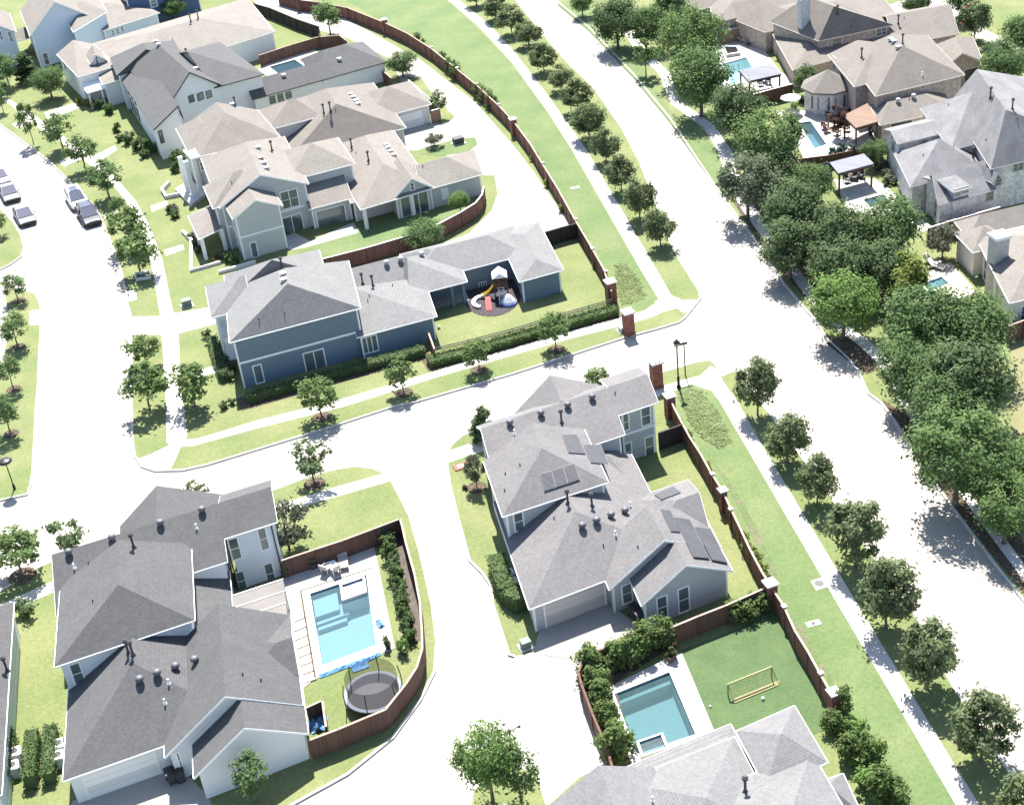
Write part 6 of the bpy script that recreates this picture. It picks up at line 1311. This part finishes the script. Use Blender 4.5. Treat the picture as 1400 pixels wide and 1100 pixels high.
table((453, 776), 'low white table between the pool fence chairs', .9, .7, .45, white_trim); table((1141, 174), 'stone fire table in the ring of wicker chairs', 1.3, 1.1, .5, cap_stone); table((1081, 158), 'pale round table leg set under the pink umbrella', 1.2, 1.2, .72, cush); table((1168, 243), 'dark dining table under the slatted pavilion', 1.8, .9, .75, wd); table((1028, 62), 'red brown low table behind the turquoise pool', 1.5, .7, .4, brown)
def planter(base, label, plantk, w=.55, h=.55, pot=None):
    g = G(*base); t = thing('plant_pot', label, 'plant pot', g); m = MB(); m.lathe(g, [(w*.34, 0), (w*.5, h), (w*.42, h), (w*.40, h-.06)], 12); m.build('pot', pot or dkc, t); mb2, _ = crown('s', .9, .8, 0, 8, 22, .15, S_ROUND, int(base[0])); mb2.v = [(x+g.x, y+g.y, z+g.z+h*.7) for x, y, z in mb2.v]; mb2.build('foliage', plantk, t)
planter((500, 748), 'flowering plant pot at the pool fence corner', L_RED); planter((429, 777), 'dark plant pot left of the pool fence chairs', L_OAK); planter((531, 886), 'dark plant pot at the lower corner of the pool deck', L_DARK, pot=plastic_b); planter((390, 788), 'plant pot by the white house patio wall', L_OAK); planter((921, 899), 'terracotta plant pot at the turf pool corner', L_RED, pot=brown); planter((917, 904), 'second terracotta plant pot at the turf pool, the lower of two', L_HEDGE, pot=brown); planter((1215, 246), 'white flowered pot by the grey stone wall', L_CLUMP); planter((1190, 186), 'pale flowered pot beside the cedar pergola posts', L_CLUMP)
# blue pool covers
blue_c = mat('cover_blue', (.045, .13, .30), .85, (.14, .26, .40), 1.4, 4, 1, spec=.05); rgc = random.Random(9)
def crumple(label, pl, w, h, name='pool_cover'):
    pts = [G(a, b) for a, b in pl]; mb = MB(); c0 = pts[0]
    for i in range(len(pts)-1):
        a, b = pts[i], pts[i+1]; d = b-a; n = Vector((-d.y, d.x, 0)).normalized(); K = 8
        row = lambda f: [a+d*f+n*w*s+Vector((0, 0, .06+h*rgc.random()*(1-abs(s)))) for s in (-1, -.5, 0, .5, 1)]
        rows = [row(k/K) for k in range(K+1)]
        for k in range(K):
            for j in range(4): mb.add([rows[k][j], rows[k+1][j], rows[k+1][j+1], rows[k][j+1]], [(0, 1, 2, 3)])
    return tag(mb.build(name, blue_c, loc=c0), label, 'pool cover')
crumple('crumpled blue pool cover lying along the lower pool deck edge', [(437, 925), (470, 912), (500, 903), (520, 893)], .22, .18); crumple('folded light blue sheet on the lawn below the pool', [(480, 913), (502, 905)], .6, .2); crumple('heap of blue pool covers inside the fenced pen', [(428, 985), (436, 1000), (440, 980)], .5, .6); crumple('small blue sheet at the right side of the pool', [(516, 849), (522, 858)], .3, .3)
# stone planters and white edging before the tan gables; tree planter
def edging(label, pl, h=.35, w=.35, m_=None):
    pts = [G(a, b) for a, b in pl]; mb = MB(); ribbon(mb, pts, -w/2, w/2, -.05, h); o = mb.build('garden_edging', m_ or cap_stone, loc=pts[0]); tag(o, label, 'garden edging')
edging('white stone edging of the bed before the tan gabled house', [(250, 318), (262, 330), (262, 372), (302, 360)]); edging('white square curb round the verge tree', [(186, 383), (186, 376), (205, 373), (206, 381), (186, 384)], .3, .25); edging('curving white garden wall at the greige house', [(232, 252), (222, 262), (228, 272), (246, 268)], .5); edging('pale stone edging beside the blue house roof', [(300, 374), (330, 366), (350, 360)], .4)

g = G(1115, 392); t = thing('road_sign', 'small orange roadwork sign by the kerb under the dark oaks', 'sign', g); m = MB()
for sx in (-.3, .3): m.bar(g+Vector((sx, 0, 0)), g+Vector((sx*.6, 0, 1.3)), .06)
m.build('stand', iron, t); m = MB(); m.pbox(g+Vector((0, -.05, .55)), Vector((.55, 0, .55)), Vector((-.55, 0, .55)), Vector((0, .04, 0))); m.build('sign_board', mat('sign_orange', (.50, .13, .03), .6), t)
g = G(630, 638); t = thing('meter_cover', 'red framed utility cover set in the lawn left of the grey house', 'utility cover', g); m = MB(); m.box(g, 1.3, .9, .10, .3); m.build('frame', mat('cover_red', (.26, .09, .07), .8), t); m = MB(); m.box(g+Vector((0, 0, .1)), .6, .4, .03, .3); m.build('lid', cap_stone, t)
g = G(1120, 797, .02); t = thing('manhole_cover', 'grey round cover on the square pad beside the avenue walk', 'manhole cover', g); m = MB(); m.lathe(g, [(.36, 0), (.36, .02), (.30, .025)], 16); m.build('lid', mat('cast_iron', (.10, .10, .10), .7), t)
for (x, y), lb in [((1112, 852), 'pale concrete valve cover on the avenue lawn, lower one'), ((786, 257), 'pale concrete valve covers on the upper avenue lawn')]:
    g = G(x, y); t = thing('valve_cover', lb, 'utility cover', g); m = MB(); m.box(g-Vector((0, 0, .02)), 1.1, .6, .06, .2); m.build('slab', walk_c, t); m = MB(); m.lathe(g+Vector((0, 0, .04)), [(.18, 0), (.18, .015)], 10); m.build('lid', plastic_b, t)
# prototypes never placed are dropped
for k in KINDS:
    if not k.used:
        for c in list(k.root.children_recursive)+[k.root]: bpy.data.objects.remove(c)
# ---------------------------------------------------------------- sky, sun, camera
w = bpy.data.worlds.new('World'); SC.world = w; w.use_nodes = True
nt = w.node_tree; bg = nt.nodes['Background']
sk = nt.nodes.new('ShaderNodeTexSky'); sk.sky_type = 'NISHITA'; sk.sun_disc = False
SUN_EL = R(57)
sk.sun_elevation = SUN_EL; sk.sun_rotation = R(0); sk.altitude = 150
nt.links.new(sk.outputs[0], bg.inputs['Color']); bg.inputs['Strength'].default_value = 0.078
sd = bpy.data.lights.new('sun', 'SUN'); sd.energy = 4.2; sd.angle = R(.53); sd.color = (1, .955, .89)
so = bpy.data.objects.new('sun', sd); COL.objects.link(so)
dirv = Vector((0, -math.cos(SUN_EL), -math.sin(SUN_EL)))       # light travels from the far side towards the camera
so.rotation_euler = dirv.to_track_quat('-Z', 'Y').to_euler(); so.location = (0, 200, 150)
cd = bpy.data.cameras.new('camera'); cam = bpy.data.objects.new('camera', cd); COL.objects.link(cam)
cd.sensor_width = 36.0; cd.sensor_fit = 'HORIZONTAL'; cd.lens = 36.0*CF/1400.0; cd.clip_start = 1; cd.clip_end = 9000
from mathutils import Matrix
M = Matrix(((CAMR.x, CAMU.x, -CAMF.x), (CAMR.y, CAMU.y, -CAMF.y), (CAMR.z, CAMU.z, -CAMF.z)))
cam.matrix_world = Matrix.Translation(CAMP) @ M.to_4x4()
SC.camera = cam
SC.view_settings.view_transform = 'Standard'; SC.view_settings.look = 'None'; SC.view_settings.exposure = 1.9; SC.view_settings.gamma = 1
SC.render.engine = 'CYCLES'
